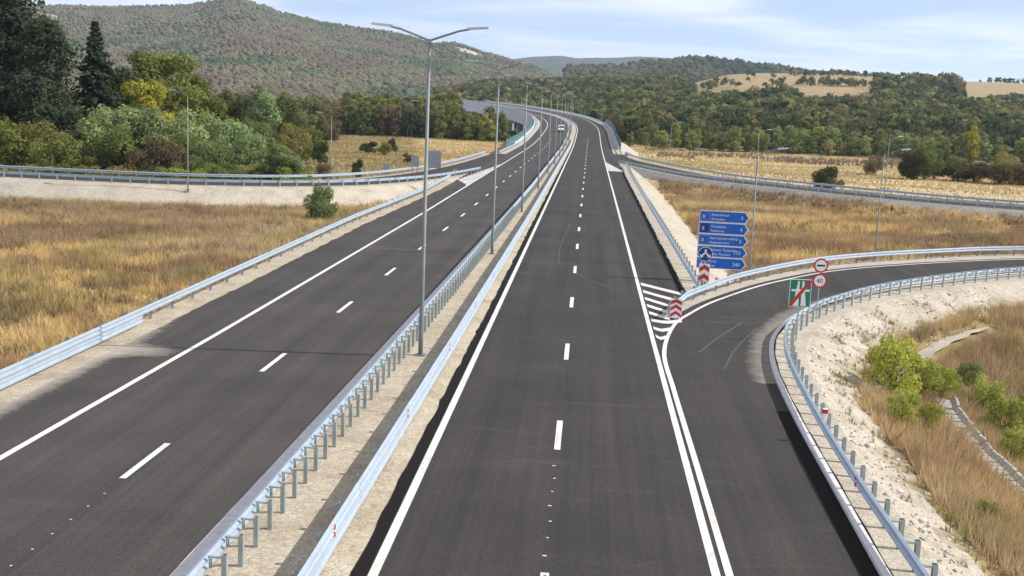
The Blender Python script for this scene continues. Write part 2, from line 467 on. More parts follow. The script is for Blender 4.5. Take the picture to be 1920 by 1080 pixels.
def ground_hit(px, py):
    Y = np.arange(22, 130, .1); P = np.array([at(px, py, y) for y in Y]); below = P[:, 2] < zg(P[:, 0], P[:, 1])
    k = int(np.argmax(below)); return float(P[k, 0]), float(Y[k])
STRAW = np.array([.44, .33, .17]); STRAWP = np.array([.52, .41, .245]); RUST = np.array([.27, .18, .11])
OLIVE = np.array([.13, .125, .05]); DARKSOIL = np.array([.07, .062, .042]); GRV = np.array([.38, .33, .26])
def ground_col(x, y):
    n1 = fbm(x/14, y/10, 21)[:, None]; n2 = fbm(x/45, y/30, 31)[:, None]; n3 = fbm(x/5, y/4, 41)[:, None]
    c = STRAW*(1-sstep(.42, .66, n1))+RUST*sstep(.42, .66, n1)
    c = c*(1-.5*sstep(.5, .7, n2))+OLIVE*.5*sstep(.5, .7, n2)
    far = sstep(135, 175, y)[:, None]
    bands = fbm(x/60, y/9, 51)[:, None]
    fc = STRAWP*(1-sstep(.45, .65, bands))+(STRAW*.75+OLIVE*.2)*sstep(.45, .65, bands)
    c = c*(1-far)+fc*far
    # woodland floor and hill fields
    t = x/np.maximum(y, 60)
    d0 = np.interp(t, [a for a, b_ in HILL_D0], [b_ for a, b_ in HILL_D0])
    w = sstep(-15, 25, y-d0)[:, None]
    c = c*(1-w)+DARKSOIL*w
    hf = sstep(.42, .5, (y-d0)/(1400-d0))[:, None]
    c = c*(1-hf)+np.array([.34, .265, .165])*hf
    lw = (sstep(385, 405, y)*(t < .0))[:, None]
    c = np.where(lw > .5, DARKSOIL*(1-hf)+c*hf, c)
    lb = ((t < -.155) & (y > 150))[:, None]
    c = np.where(lb, np.array([.12, .11, .05]), c)
    near = (y < 110) & (x > 4) & (x < 90)
    d = np.full(x.shape, -99.0)
    if near.any(): d[near] = seg_dist(x[near], y[near], EX_RAIL)
    lim = 2.6+2.2*(n3[:, 0]-.4)+.4*sstep(44, 54, y)*sstep(66, 58, y)
    gm = ((d > 0) & (d < lim))[:, None]
    c = np.where(gm, GRV, c)
    return c
def axis(lo, hi, step, far_lo, far_hi, g=1.09):
    a = list(np.arange(lo, hi+.01, step)); st = step
    while a[-1] < far_hi: st *= g; a.append(a[-1]+st)
    st = step
    while a[0] > far_lo: st *= g; a.insert(0, a[0]-st)
    a[0] = far_lo; a[-1] = far_hi
    return np.array(a)
gx = axis(-75, 62, .8, -5200, 5200); gy = axis(14, 175, .8, -60, 9000)
GX, GY = np.meshgrid(gx, gy, indexing='ij')
gv = np.stack([GX.ravel(), GY.ravel(), zg(GX.ravel(), GY.ravel())], 1)
w_ = len(gy); ii, jj = np.meshgrid(np.arange(len(gx)-1), np.arange(len(gy)-1), indexing='ij')
a_ = (ii*w_+jj).ravel()
ground = mesh_np('ground', gv, np.stack([a_, a_+w_, a_+w_+1, a_+1], 1), GROUND_M, smooth=True, col=ground_col(gv[:, 0], gv[:, 1]))
ground['kind'] = 'structure'

def embankment(name, top, out_dir, width, drop, mat, step_n=7, seed=1):
    """sloping side of a road: from the top line outwards and down, with uneven stones"""
    N = normals(top)*out_dir; T = np.linspace(0, 1, step_n+1); V = []
    for i, p in enumerate(top):
        for k, t in enumerate(T):
            q = p+N[i]*width*t; z = p[2]-drop*t**1.15
            if k > 0: z += (vnoise(q[0]*1.1, q[1]*1.1, seed)-.5)*.28*min(1, t*3)
            V.append((q[0], q[1], z))
    n = len(top); w = step_n+1
    i, j = np.meshgrid(np.arange(n-1), np.arange(step_n), indexing='ij'); a = (i*w+j).ravel()
    Fc = np.stack([a, a+1, a+w+1, a+w], 1)
    if out_dir < 0: Fc = Fc[:, ::-1]
    o = mesh_np(name, np.array(V), Fc, mat, smooth=True); o['kind'] = 'structure'
    return o

# ------------------------------------------------------------------ carriageways
def dust(V):
    x, y = V[:, 0], V[:, 1]
    a = sstep(1.5, .1, x+18.35)*sstep(58, 40, y)*.8           # left verge, by the near rail
    a = np.maximum(a, sstep(4.6, .1, np.hypot((x+18.0)*.95, (y-41.5)*1.9))*.8)
    d = np.full(x.shape, 9.0); m = (x > 5.5) & (y > 42) & (y < 75)
    if m.any():
        d[m] = -seg_dist(x[m], y[m], EX_R)
    a = np.maximum(a, sstep(2.2, .1, d)*.62)
    return np.stack([a, a, a], 1)
S_all = np.concatenate([srange(5, 110, 1.0), srange(112, 700, 4.0)])
rc = strip('motorway_right', road(S_all, O_RASPH), road(S_all, O_RSHO), ASPHALT, nlat=8, col=dust, kind='structure')
lc = strip('motorway_left', road(S_all, lat(S_all, O_LASPH)), road(S_all, lat(S_all, O_LKERB)), ASPHALT_L, nlat=14, col=dust, kind='structure')
# exit slip road: matched edges
nE = 260
def even(P, n):
    dl = np.concatenate([[0], np.cumsum(np.linalg.norm(np.diff(P, axis=0), axis=1))]); s = np.linspace(0, dl[-1], n)
    return np.stack([np.interp(s, dl, P[:, i]) for i in range(3)], 1)
exl = EX_L.copy(); exl[:, 2] -= .005
exl = offset(exl, -.55*sstep(50, 58, exl[:, 1]))
exr = EX_R.copy(); exr[:, 2] -= .005
ex = strip('exit_ramp', even(exl, nE), even(exr, nE), ASPHALT, nlat=8, col=dust, kind='structure')
lr = strip('left_ramp', offset(LRAMP, -3.4, -.006), offset(LRAMP, 3.2, -.006), ASPHALT, nlat=3, col=dust, kind='structure')
rr = strip('right_ramp', offset(RRAMP, -3.4, -.006), offset(RRAMP, 3.4, -.006), ASPHALT, nlat=3, col=dust, kind='structure')

# black bitumen edges, ragged where the gravel laps over them
def ragged(base, amp, seed): return lambda s: base+amp*(vnoise(s*.9, s*0+seed, seed)-.5)+amp*.5*(vnoise(s*3.1, s*0, seed+3)-.5)
sB = srange(8, 250, .5)
g1 = ragged(-4.60, .09, 5)
strip('bitumen_edge', road(sB, g1(sB), .005), road(sB, -4.29, .005), BITUMEN, rc)
sB2 = srange(63, 200, .5); g2 = ragged(6.0, .16, 9)
strip('bitumen_edge', road(sB2, 5.72-.1*sstep(90, 63, sB2), .005), road(sB2, g2(sB2), .005), BITUMEN, rc)
eb = EX_R[(EX_R[:, 1] < 38.2)]
strip('bitumen_edge', offset(eb, -.46, .006), offset(eb, -.01, .006), BITUMEN, ex)

# ------------------------------------------------------------------ markings
def line_s(name, s0, s1, off, w, parent, z=.010, step=2.0):
    s = srange(s0, s1, step); o = off(s) if callable(off) else off
    return strip(name, road(s, o-w/2, z), road(s, o+w/2, z), PAINT, parent)
line_s('edge_line', 8, 640, O_REDGE, .22, rc)
line_s('edge_line', 8, 640, O_RRIGHT, .2, rc)
line_s('edge_line', 8, 640, lambda s: lat(s, O_LEDGE), .22, lc)
for k in range(-1, 26):
    a = 32.0+12.1*k
    if a > 8: line_s('lane_dash', a, a+3.15, O_RDASH, .19, rc, step=1)
for k in range(-1, 26):
    a = 27.2+12.1*k
    line_s('lane_dash', a, a+3.1, lambda s: lat(s, O_LDASH), .19, lc, step=1)
# raised paint dots laid out where the next dash will go
for k in range(9):
    s = 21.8+1.08*k
    line_s('setting_out_dot', s, s+.06, O_RDASH-.02+.03*math.sin(k*2.1), .05+.02*(k % 3), rc, step=.05)
for k in range(6):
    s = 21.5+.9*k
    line_s('setting_out_dot', s, s+.05, lambda q: lat(q, O_LDASH)+.05, .05, lc, step=.05)
el = EX_L[(EX_L[:, 1] > 17.5)]
strip('edge_line', offset(el, -.09, .012), offset(el, .09, .012), PAINT, ex)
# hatched nose between carriageway and exit
hat = [((3.5, 65.3), (5.75, 62.2)), ((3.5, 62.6), (5.2, 60.0)), ((3.5, 60.2), (4.7, 58.2)), ((3.5, 58.0), (4.55, 56.2)), ((3.5, 55.9), (4.45, 54.4)),
       ((3.5, 53.9), (5.0, 54.1)), ((3.5, 51.9), (4.3, 51.9)), ((3.5, 50.0), (3.95, 49.9))]
for i, (a, b) in enumerate(hat):
    w = 1.0-.05*i
    mid = (a[0]*.55+b[0]*.45, a[1]*.55+b[1]*.45-(.5 if i > 4 else 0))
    P = resample([(*a, 0), (*mid, 0), (*b, 0)], .3)
    L_ = P+np.array([0, w/2, .014]); R_ = P+np.array([0, -w/2, .014])
    strip('hatch_bar', L_, R_, PAINT, rc)
# painted noses where the far slip roads meet the carriageways
for k in range(20):
    y0 = 139+k*2.7
    wl_ = -15.1-2.3*(1-abs(k-3)/17) if k >= 3 else -15.1-.7*(k+.4)
    strip('hatch_bar', np.array([[wl_, y0+1.2, .012], [wl_, y0+3.1, .012]]), np.array([[-15.1, y0, .012], [-15.1, y0+1.9, .012]]), PAINT, lc)
for k in range(12):
    y0 = 188+k*2.6
    xr = 3.45+2.5*(1-k/12)
    strip('hatch_bar', np.array([[3.45, y0+1.9, .012], [3.45, y0, .012]]), np.array([[xr, y0+1.9-.6, .012], [xr, y0-.6, .012]]), PAINT, rc)
# pale tyre arcs of the paving plant
SCUFF = simple('tyre_scuff', (.075, .071, .069), .8, var=.3, scale=5)
def scuff(pts, w, parent):
    P = resample([(x, y, 0) for x, y in pts], .6); strip('tyre_scuff', offset(P, -w/2, .008), offset(P, w/2, .008), SCUFF, parent)
scuff([(-.5, 69), (.3, 66.2), (1.6, 63.6), (2.9, 62.3)], .09, rc)
scuff([(-1.3, 98), (-1.5, 90), (-1.7, 80), (-1.55, 72)], .06, rc)
scuff([(5.2, 47), (6.3, 50.2), (8.0, 54.5)], .10, ex); scuff([(5.9, 44), (6.9, 48.2), (8.6, 53.4)], .08, ex)

# ------------------------------------------------------------------ kerbs, median, verges
def kerb(name, P, w, h, stone, parent=None, side=1):
    """kerb stones end to end with open joints; P is the road-side line"""
    dl = np.concatenate([[0], np.cumsum(np.linalg.norm(np.diff(P, axis=0), axis=1))])
    root = empty(name, tuple(P[0])); root['kind'] = 'structure'
    far = MB(); N = normals(P)*side; n = 0
    s = 0.0
    while s+stone < dl[-1]:
        q = []
        for ss in (s+.006, s+stone-.006):
            p = np.array([np.interp(ss, dl, P[:, i]) for i in range(3)]); nn = np.array([np.interp(ss, dl, N[:, i]) for i in range(3)])
            jz = (random.random()-.5)*.008
            q.append([p+np.array([0, 0, -.1]), p+np.array([0, 0, h-.02+jz]), p+nn*.025+np.array([0, 0, h+jz]), p+nn*w+np.array([0, 0, h+jz]), p+nn*w+np.array([0, 0, -.1])])
        vs = q[0]+q[1]
        fs = [(0, 1, 2, 3, 4), (9, 8, 7, 6, 5)]+[(i+1, i, i+5, i+6) for i in range(4)]
        if side < 0: fs = [f[::-1] for f in fs]
        if n < 130:
            b = MB().add([v-P[0] for v in vs], fs); b.build('kerb_stone', KERB_M, root)
        else: far.add([v-P[0] for v in vs], fs)
        n += 1; s += stone
    if far.v: far.build('kerb_stone_row', KERB_M, root)['kind'] = 'stuff'
    return root
sk = srange(14, 330, 1.0)
kerb('median_kerb', road(sk, lat(sk, O_LKERB), .0), .36, .05, 1.0)
strip('bitumen_edge', road(sk, lat(sk, O_LKERB)+.35, .046), road(sk, lat(sk, O_LKERB)+.44, .046), BITUMEN, lc)
kerb('ramp_kerb', EX_R[(EX_R[:, 1] < 93)][:260], .2, .12, 1.0)
strip('bitumen_edge', offset(EX_R, .19, .085), offset(EX_R, .27+.015*np.sin(EX_R[:, 1]*1.7), .085), BITUMEN, ex)
# median: gravel, gently uneven
sm = np.concatenate([srange(8, 110, .6), srange(113, 420, 3.0)])
def median_strip():
    A = road(sm, lat(sm, O_LKERB)+.42, .03); Bv = road(sm, g1(sm)-.02+.0*sm, .010)
    n = 14; T = np.linspace(0, 1, n+1); V = []
    for a, b in zip(A, Bv):
        for t in T:
            p = a*(1-t)+b*t
            e = min(t, 1-t)*6
            V.append((p[0], p[1], p[2]+min(1, e)*(.05+.03*(vnoise(p[0]*2.3, p[1]*2.3, 4)-.4))))
    w = n+1; i, j = np.meshgrid(np.arange(len(sm)-1), np.arange(n), indexing='ij'); a = (i*w+j).ravel()
    o = mesh_np('median', np.array(V), np.stack([a, a+1, a+w+1, a+w], 1), GRAVEL, smooth=True); o['kind'] = 'structure'
median_strip()
# left verge: flat gravel then embankment
sv = np.concatenate([srange(8, 110, .6), srange(112, 146, 1.5)])
vl = road(sv, lat(sv, O_LASPH), .006)
vlo = vl+np.array([-1.25, 0, -.03])[None, :]+np.stack([0*sv-.25*(vnoise(sv*.6, sv*0, 8)), 0*sv, 0*sv], 1)
strip('verge', vlo, vl+np.array([.12, 0, -.001])-np.stack([-.15*(vnoise(sv*1.3, sv*0, 18)-.4), 0*sv, 0*sv], 1), GRAVEL, kind='structure', nlat=3)
embankment('embankment', vlo, -1, 4.6, 2.6, GRAVEL, 6, 2)
sv2 = srange(236, 330, 3)
vl2 = road(sv2, -17.5, .006); vl2o = road(sv2, -19.6, .0)
strip('verge', vl2o, vl2, GRAVEL_PALE, kind='structure'); embankment('embankment', vl2o, -1, 6, 3.6, GRAVEL, 4, 3)
# right verge beyond the nose
sr = np.concatenate([srange(61.5, 130, .6), srange(132, 214, 2)])
vr = road(sr, g2(sr)-.04, .007); vro = road(sr, 7.3+.5*sstep(150, 210, sr), -.02)
strip('verge', vr, vro, GRAVEL_PALE, kind='structure', nlat=3)
embankment('embankment', vro, 1, 5.0, 2.7, GRAVEL_PALE, 7, 6)
# verges of the exit
eo = EX_R; eo_top = offset(EX_RAIL, .95, -.02)
nv = 300
strip('verge', even(offset(eo, .22, .06), nv), even(eo_top, nv), GRAVEL_PALE, kind='structure', nlat=4)
embankment('embankment', eo_top, 1, 4.4, 2.3, GRAVEL_PALE, 9, 7)
ei = EX_IN; m_in = EX_L[(EX_L[:, 1] > 55.5)]
strip('verge', even(offset(ei, -.75, -.0), 160), even(offset(m_in, .25 if False else -.5, .006), 160), GRAVEL_PALE, kind='structure', nlat=4)
embankment('embankment', offset(ei, -.75, -.0)[::1], -1, 4.4, 2.4, GRAVEL_PALE, 6, 8)
# nose fill between the shoulder and the exit rail
nose = MB(); nose.add([(5.96, 61.2, .004), (6.0, 66, .004), (7.32, 66, -.02), (7.32, 64.6, -.02), (6.0, 60.6, .0), (5.6, 59.6, .0), (5.55, 60.2, .0)], [(6, 5, 4, 3, 2, 1, 0)])
nose.build('verge', GRAVEL_PALE)['kind'] = 'structure'
# slip-road verges and embankments
for P, tag_ in ((LRAMP, 0), (RRAMP, 1)):
    near_side = 1 if tag_ == 0 else 1
    a = offset(P, 3.1, .0); b = offset(P, 5.0, -.03)
    cut = (P[:, 1] < 165) | (P[:, 0] < -23) if tag_ == 0 else (P[:, 0] > 8.4)
    strip('verge', a[cut], b[cut], (GRAVEL_PALE, GRAVEL_GREY)[tag_], kind='structure', nlat=2); embankment('embankment', b[cut], 1, 4.6 if tag_ == 0 else 5.2, 2.5, (GRAVEL_PALE, GRAVEL_GREY)[tag_], 5, 20+tag_)
    a = offset(P, -3.3, .0); b = offset(P, -5.0, -.03)
    strip('verge', b, a, GRAVEL, kind='structure', nlat=2); embankment('embankment', b, -1, 5, 2.7, GRAVEL, 4, 30+tag_)

# ------------------------------------------------------------------ guardrails
W_PROF = [(.0, .44), (.075, .475), (.08, .53), (.01, .575), (.01, .625), (.08, .67), (.075, .725), (.0, .76)]
def w_loop(t=.008):
    return W_PROF+[(a-t-.004, z) for a, z in W_PROF[::-1]]
def sweep(P, N, prof, z0=0.0, cap=True):
    n = len(prof); V = []
    for p, nn in zip(P, N):
        for a, z in prof: V.append(p+nn*a+np.array([0, 0, z+z0]))
    F = []
    for i in range(len(P)-1):
        for k in range(n):
            F.append((i*n+k, i*n+(k+1) % n, (i+1)*n+(k+1) % n, (i+1)*n+k))
    if cap: F += [tuple(range(n))[::-1], tuple((len(P)-1)*n+k for k in range(n))]
    return V, F
def post_mesh():
    """open channel post with its spacer bracket towards +x (traffic side)"""
    b = MB()
    b.prism([(-.06, -.4), (-.052, -.4), (-.052, .78), (-.06, .78)], -.06, .06)
    for y in (-.06, .053): b.prism([(-.0521, -.4), (.045, -.4), (.045, .78), (-.0521, .78)], y, y+.007)
    o = b.build('post', STEEL_POST); me = o.data; bpy.data.objects.remove(o)
    b = MB(); b.box((.0, 0, .09), (.30, .05, .035)); b.box((.10, 0, -.01), (.05, .09, .26), bev=.012)
    o = b.build('spacer', STEEL_POST); sp = o.data; bpy.data.objects.remove(o)
    return me, sp
POST_ME, SPACER_ME = post_mesh()
RAIL_N = [0]
def guardrail(P, face, spacing, label, cat='guardrail', group=None, near=120, post_off=.32, seg=4.0, tall=None, spacers=True, start_post=.5, z0=0.0, fine=True):
    """P is the beam line; face +1 when traffic passes on its right"""
    root = empty('guardrail', tuple(P[0]), label=label, cat=cat, group=group)
    org = np.array(P[0]); N = normals(P)*face
    dl = np.concatenate([[0], np.cumsum(np.linalg.norm(np.diff(P, axis=0), axis=1))])
    def pt(s): return np.array([np.interp(s, dl, P[:, i]) for i in range(3)]), np.array([np.interp(s, dl, N[:, i]) for i in range(3)])
    s = 0.0; odd = 0
    while s < dl[-1]-.3:
        e = min(s+seg, dl[-1]); p0, _ = pt(s)
        if p0[1] > near+40: e = dl[-1]
        q = [pt(t) for t in srange(s, min(e+.12, dl[-1]), 1.0 if p0[1] < near else 2.5)]
        odd ^= 1
        V, F = sweep([a-org+b*.006*odd for a, b in q], [b for _, b in q], w_loop(), z0+.003*odd)
        if face < 0: F = [f[::-1] for f in F]
        b = MB().add(V, F); b.build('beam', STEEL, root)
        if tall is not None and p0[1] < tall:
            V, F = sweep([a-org+b_*.006*odd for a, b_ in q], [b_ for _, b_ in q], w_loop(), z0-.34+.003*odd)
            b = MB().add(V, F); b.build('lower_beam', STEEL, root)
        s = e
    s = start_post; farm = MB(); bolts = 0
    while s < dl[-1]:
        p, nn = pt(s); ang = math.atan2(nn[1], nn[0])
        loc = p-nn*post_off-org
        if p[1] < near and math.hypot(p[0], p[1]) < near+20:
            o = bpy.data.objects.new('post', POST_ME); link(o, root); o.location = tuple(loc+np.array([0, 0, z0])); o.rotation_euler = (0, 0, ang)
            if spacers: sp = bpy.data.objects.new('spacer', SPACER_ME); link(sp, o); sp.location = (post_off/2-.0, 0, .62); sp.scale = (max(.3, (post_off-.03)/.30), 1, 1)
        else:
            farm.box(loc+np.array([0, 0, .2+z0]), (.07, .11, 1.1), ang)
        s += spacing
    if farm.v: farm.build('post_row', STEEL_POST, root)['kind'] = 'stuff'
    return root, pt, org
def reflectors(root, pt, org, ss, face_sign=1, mat=None):
    for s in ss:
        p, nn = pt(s)
        b = MB()
        for z in (.50, .68):
            c = p+nn*.10-org+np.array([0, 0, z])
            b.add([c+np.array([0, -.05, -.045])+nn*0, c+np.array([0, .05, -.045]), c+np.array([0, 0, .06]), c-nn*.05+np.array([0, -.05, -.045]), c-nn*.05+np.array([0, .05, -.045]), c-nn*.05+np.array([0, 0, .06])],
                  [(0, 1, 2), (5, 4, 3), (0, 3, 4, 1), (1, 4, 5, 2), (2, 5, 3, 0)])
        b.build('reflector', mat or RED, root)

sA = np.concatenate([srange(10, 330, 1.0)])
guardrail(road(sA, lat(sA, O_LRAIL)), -1, 1.07, 'steel guardrail on close-set channel posts beside the white median kerb', near=105, post_off=.36, start_post=.4)
r, pt_, og_ = guardrail(road(sA, lat(sA, O_RRAIL)), 1, 2.0, 'smooth steel guardrail in the gravel median facing the dashed right carriageway', near=100, post_off=.07, tall=300, spacers=False)
reflectors(r, pt_, og_, [13.2, 22.9, 32.6, 42.3, 52, 61.7])
sL = srange(10, 148, 1.0)
OL = [(0, -19.1), (90, -18.95), (125, -17.9), (150, -18.4)]
PL = road(sL, lat(sL, OL))
r, pt_, og_ = guardrail(PL, 1, 2.66, 'steel guardrail between dry yellow grass and the left carriageway', near=110, post_off=.25, tall=43)
# exit slip road
PX = EX_RAIL[(EX_RAIL[:, 1] < 95)]
r, pt_, og_ = guardrail(PX, -1, 1.33, 'steel guardrail curving along the pale gravel slope outside the exit slip road', near=100, post_off=.28, seg=4.0)
reflectors(r, pt_, og_, [13.0, 27])
p, nn = pt_(18.6)
b = MB(); b.box(p-nn*.05-og_+np.array([0, 0, .92]), (.16, .10, .30), math.atan2(nn[1], nn[0]), .02); d0 = b.build('delineator', WHITE, r)
b = MB(); b.box(p-nn*.05-og_+np.array([0, 0, 1.0]), (.18, .12, .13), math.atan2(nn[1], nn[0]), .02); b.build('delineator_cap', RED, d0)
guardrail(EX_IN, 1, 2.0, 'steel guardrail along the inside bend of the exit slip road behind the chevron marker', near=110, post_off=.28)
# curved end terminal of the inner rail lies against the right-hand rail
sR = srange(62.5, 205, 1.0)
guardrail(road(sR, 6.55+.35*sstep(170, 205, sR)), -1, 2.0, 'steel guardrail beside the far right shoulder running up to the blue direction sign', near=120, post_off=.26)
m = (LRAMP[:, 1] < 172) | (LRAMP[:, 0] < -22)
guardrail(offset(LRAMP, 3.9)[m], -1, 2.0, 'steel guardrail on the near edge of the raised left slip road', near=135, post_off=.28)
guardrail(offset(LRAMP, -3.9)[LRAMP[:, 1] < 230], 1, 2.0, 'steel guardrail on the grove side of the raised left slip road', near=140, post_off=.28)
m = RRAMP[:, 0] > 9.5
guardrail(offset(RRAMP, 4.0)[m], -1, 2.0, 'steel guardrail on the near edge of the raised slip road above brown grass', near=170, post_off=.28)
guardrail(offset(RRAMP, -4.0), 1, 2.0, 'steel guardrail on the far field side of the raised right slip road', near=170, post_off=.28)
sF = srange(232, 640, 3)
guardrail(road(sF, -18.6), 1, 4.0, 'pale steel guardrail on the left edge of the viaduct', near=0, post_off=.2)
sF2 = srange(262, 640, 3)
guardrail(road(sF2, 7.4), -1, 4.0, 'pale steel guardrail on the right edge of the viaduct', near=0, post_off=.2)
sF3 = srange(330, 640, 3)
guardrail(road(sF3, -5.8), 1, 4.0, 'steel guardrail along the median of the curving viaduct', near=0, post_off=.2)

# ------------------------------------------------------------------ viaduct
vd = empty('viaduct', tuple(road(np.array([300.0]), -5.8)[0]), label='long curving concrete viaduct carrying the motorway towards the wooded hill', cat='viaduct')
vo = np.array(vd.location)
def vstrip(name, prof, s0, s1, mat, parent):
    s = srange(s0, s1, 5.0); q = road(s, 0.0); th = np.interp(s, _ss, _th); N = np.stack([np.cos(th), np.sin(th), 0*th], 1)
    V, F = sweep([a-vo for a in q], list(N), prof)
    return MB().add(V, F).build(name, mat, parent)
FASCIA = simple('pale_concrete', (.66, .66, .70), .8, var=.10, scale=.4)
deck = vstrip('deck', [(-19.9, -.35), (8.2, -.35), (8.2, -.03), (-19.9, -.03)], 296, 660, CONCRETE, vd)
vstrip('edge_beam', [(-20.2, -.7), (-19.6, -.7), (-19.6, .30), (-20.2, .30)], 296, 660, FASCIA, vd)
vstrip('edge_beam', [(7.9, -.7), (8.5, -.7), (8.5, .30), (7.9, .30)], 296, 660, FASCIA, vd)
for o_ in (-17.6, -9.5, 2.5):
    vstrip('girder', [(o_-1.6, -2.9), (o_+1.6, -2.9), (o_+1.9, -.36), (o_-1.9, -.36)], 300, 655, FASCIA, vd)
vstrip('girder', [(-19.4, -2.2), (-18.9, -2.2), (-18.9, -.36), (-19.4, -.36)], 300, 655, FASCIA, vd)
for s in np.arange(335, 650, 22.0):
    for o_ in (-17.0, -10.5, -1.5, 5.0):
        p = road(np.array([s]), o_)[0]; gz = zg1(p[0], p[1])-1
        b = MB(); zt = p[2]-2.9
        if zt-gz < .5: continue
        b.box((p[0]-vo[0], p[1]-vo[1], (zt+gz)/2-vo[2]), (1.3, 1.0, zt-gz), np.interp(s, _ss, _th), .2); b.build('pier', FASCIA, vd)
sEm = srange(262, 345, 4)
embankment('embankment', road(sEm, 8.2, -.05), 1, 8, 4.4, GRAVEL_PALE, 4, 44)
strip('verge', road(sEm, 5.9, .004), road(sEm, 8.25, -.03), GRAVEL_PALE, kind='structure')
def noise_barrier(off, s0, s1, label, h=2.1, panel=4.0):
    root = empty('noise_barrier', tuple(road(np.array([s0]), off)[0]), label=label, cat='noise barrier')
    org = np.array(root.location); s = s0
    while s < s1:
        a = road(np.array([s]), off)[0]-org; b_ = road(np.array([s+panel]), off)[0]-org
        d = (b_-a)/np.linalg.norm((b_-a)[:2]); ang = math.atan2(d[1], d[0]); c = (a+b_)/2
        bx = MB().box((0, 0, 0), (panel-.16, .06, h-.3)); o = bx.build('panel', SCREEN, root); o.location = tuple(c+np.array([0, 0, .35+(h-.3)/2])); o.rotation_euler = (0, 0, ang)
        MB().box(a+np.array([0, 0, h/2+.1]), (.14, .14, h+.3), ang).build('post', STEEL_POLE, root)
        s += panel
    return root
noise_barrier(-19.9, 268, 420, 'teal translucent noise barrier along the left edge of the viaduct')
noise_barrier(8.2, 290, 440, 'teal translucent noise barrier along the right edge of the viaduct beside the dry field')
# sheet-clad side of the viaduct beyond the bend
vstrip('side_cladding', [(-20.36, -4.4), (-20.22, -4.4), (-20.22, -.75), (-20.36, -.75)], 420, 640, FASCIA, vd)
vstrip('side_cladding', [(-20.36, .32), (-20.22, .32), (-20.22, 1.5), (-20.36, 1.5)], 424, 640, FASCIA, vd)

# ------------------------------------------------------------------ street lamps
def lamp_meshes(H, arm, double, r=1.0):
    out = []
    b = MB(); b.tube([(0, 0, -.3), (0, 0, .9), (0, 0, H)], [.10*r, .095*r, .055*r], 10); o = b.build('pole', STEEL_POLE, smooth=True); out.append(('pole', o.data, (0, 0, 0), 0)); bpy.data.objects.remove(o)
    b = MB(); b.box((0, 0, .03), (.42, .42, .06), 0, .03); o = b.build('base_plate', STEEL_POLE); out.append(('base_plate', o.data, (0, 0, 0), 0)); bpy.data.objects.remove(o)
    b = MB(); b.tube([(0, 0, H-.06), (arm*.5, 0, H+arm*.15), (arm*.68, 0, H+arm*.185)], [.042*r, .04*r, .036*r], 8)
    o = b.build('arm', STEEL_POLE); am = o.data; bpy.data.objects.remove(o)
    b = MB(); z = H+arm*.185
    b.add([(arm*.64, -.12, z-.02), (arm*.64, .12, z-.02), (arm, .15, z+.05), (arm, -.15, z+.05), (arm*.64, -.08, z+.07), (arm*.64, .08, z+.07), (arm, .11, z+.12), (arm, -.11, z+.12)],
          [(0, 1, 2, 3), (7, 6, 5, 4), (0, 4, 5, 1), (1, 5, 6, 2), (2, 6, 7, 3), (3, 7, 4, 0)])
    o = b.build('luminaire', SIGN_GREY); lm = o.data; bpy.data.objects.remove(o)
    for r in ((0, PI) if double else (0,)): out += [('arm', am, (0, 0, 0), r), ('luminaire', lm, (0, 0, 0), r)]
    return out
LM_BIG = lamp_meshes(12.45, 2.25, True); LM_S = lamp_meshes(8.2, 2.0, False, .62); LM_M = lamp_meshes(10.1, 2.2, False, .72)
def lamp(loc, ms, rz, label, group):
    r = empty('street_lamp', loc, rz, label, 'street lamp', group)
    for n, me, l, a in ms:
        o = bpy.data.objects.new(n, me); link(o, r); o.location = l; o.rotation_euler = (0, 0, a)
    return r
for k in range(11):
    s = 43.15+31.65*k
    lamp(tuple(road(np.array([s]), lat(s, O_LAMP), .05)[0]), LM_BIG, np.interp(s, _ss, _th), 'tall grey street lamp with two outstretched arms standing in the gravel median', 'double-armed lamps along the median')
for k, (x, y) in enumerate([(11.2, 74.8), (22.7, 87.6)]):
    lamp((x, y, -.55), LM_S, .15, ['slim grey lamp post behind the exit guardrail beside the blue direction sign', 'slim grey lamp post behind the exit guardrail away from the signs'][k], 'lamps along the exit slip road')
for x, y in [(25.5, 171.0), (41.3, 152.5+5.0), (16.5, 229), (70, 146)]:
    lamp((x, y, -.4), LM_S, .3, 'slim one-armed lamp post on the far side of the raised right slip road', 'lamps along the far right slip road')
for x, y, mm in [(-42.9, 117.0, LM_M), (-32.2, 138.0, LM_S), (-21.5, 147.0, LM_M)]:
    lamp((x, y, -.3), mm, PI-.1, 'slim grey lamp post with one arm over the raised left slip road', 'lamps along the left slip road')

# ------------------------------------------------------------------ signs
def flat_text(body, size, mat, parent, loc, name='lettering', align='LEFT'):
    cu = bpy.data.curves.new(name, 'FONT'); cu.body = body; cu.size = size; cu.align_x = align; cu.extrude = .002
    cu.resolution_u = 2
    tmp = bpy.data.objects.new('tmp_text', cu); COL.objects.link(tmp)
    dg = bpy.context.evaluated_depsgraph_get(); me = bpy.data.meshes.new_from_object(tmp.evaluated_get(dg))
    bpy.data.objects.remove(tmp); bpy.data.curves.remove(cu)
    me.materials.clear(); me.materials.append(mat)
    o = bpy.data.objects.new(name, me); link(o, parent); o.location = loc; o.rotation_euler = (PI/2, 0, 0)
    return o
def poly_plate(name, pts, y0, th, mat, parent):
    return MB().prism(pts, y0, y0+th).build(name, mat, parent)
def disc_pts(cx, cz, r, n=28): return [(cx+r*math.cos(2*PI*k/n), cz+r*math.sin(2*PI*k/n)) for k in range(n)]

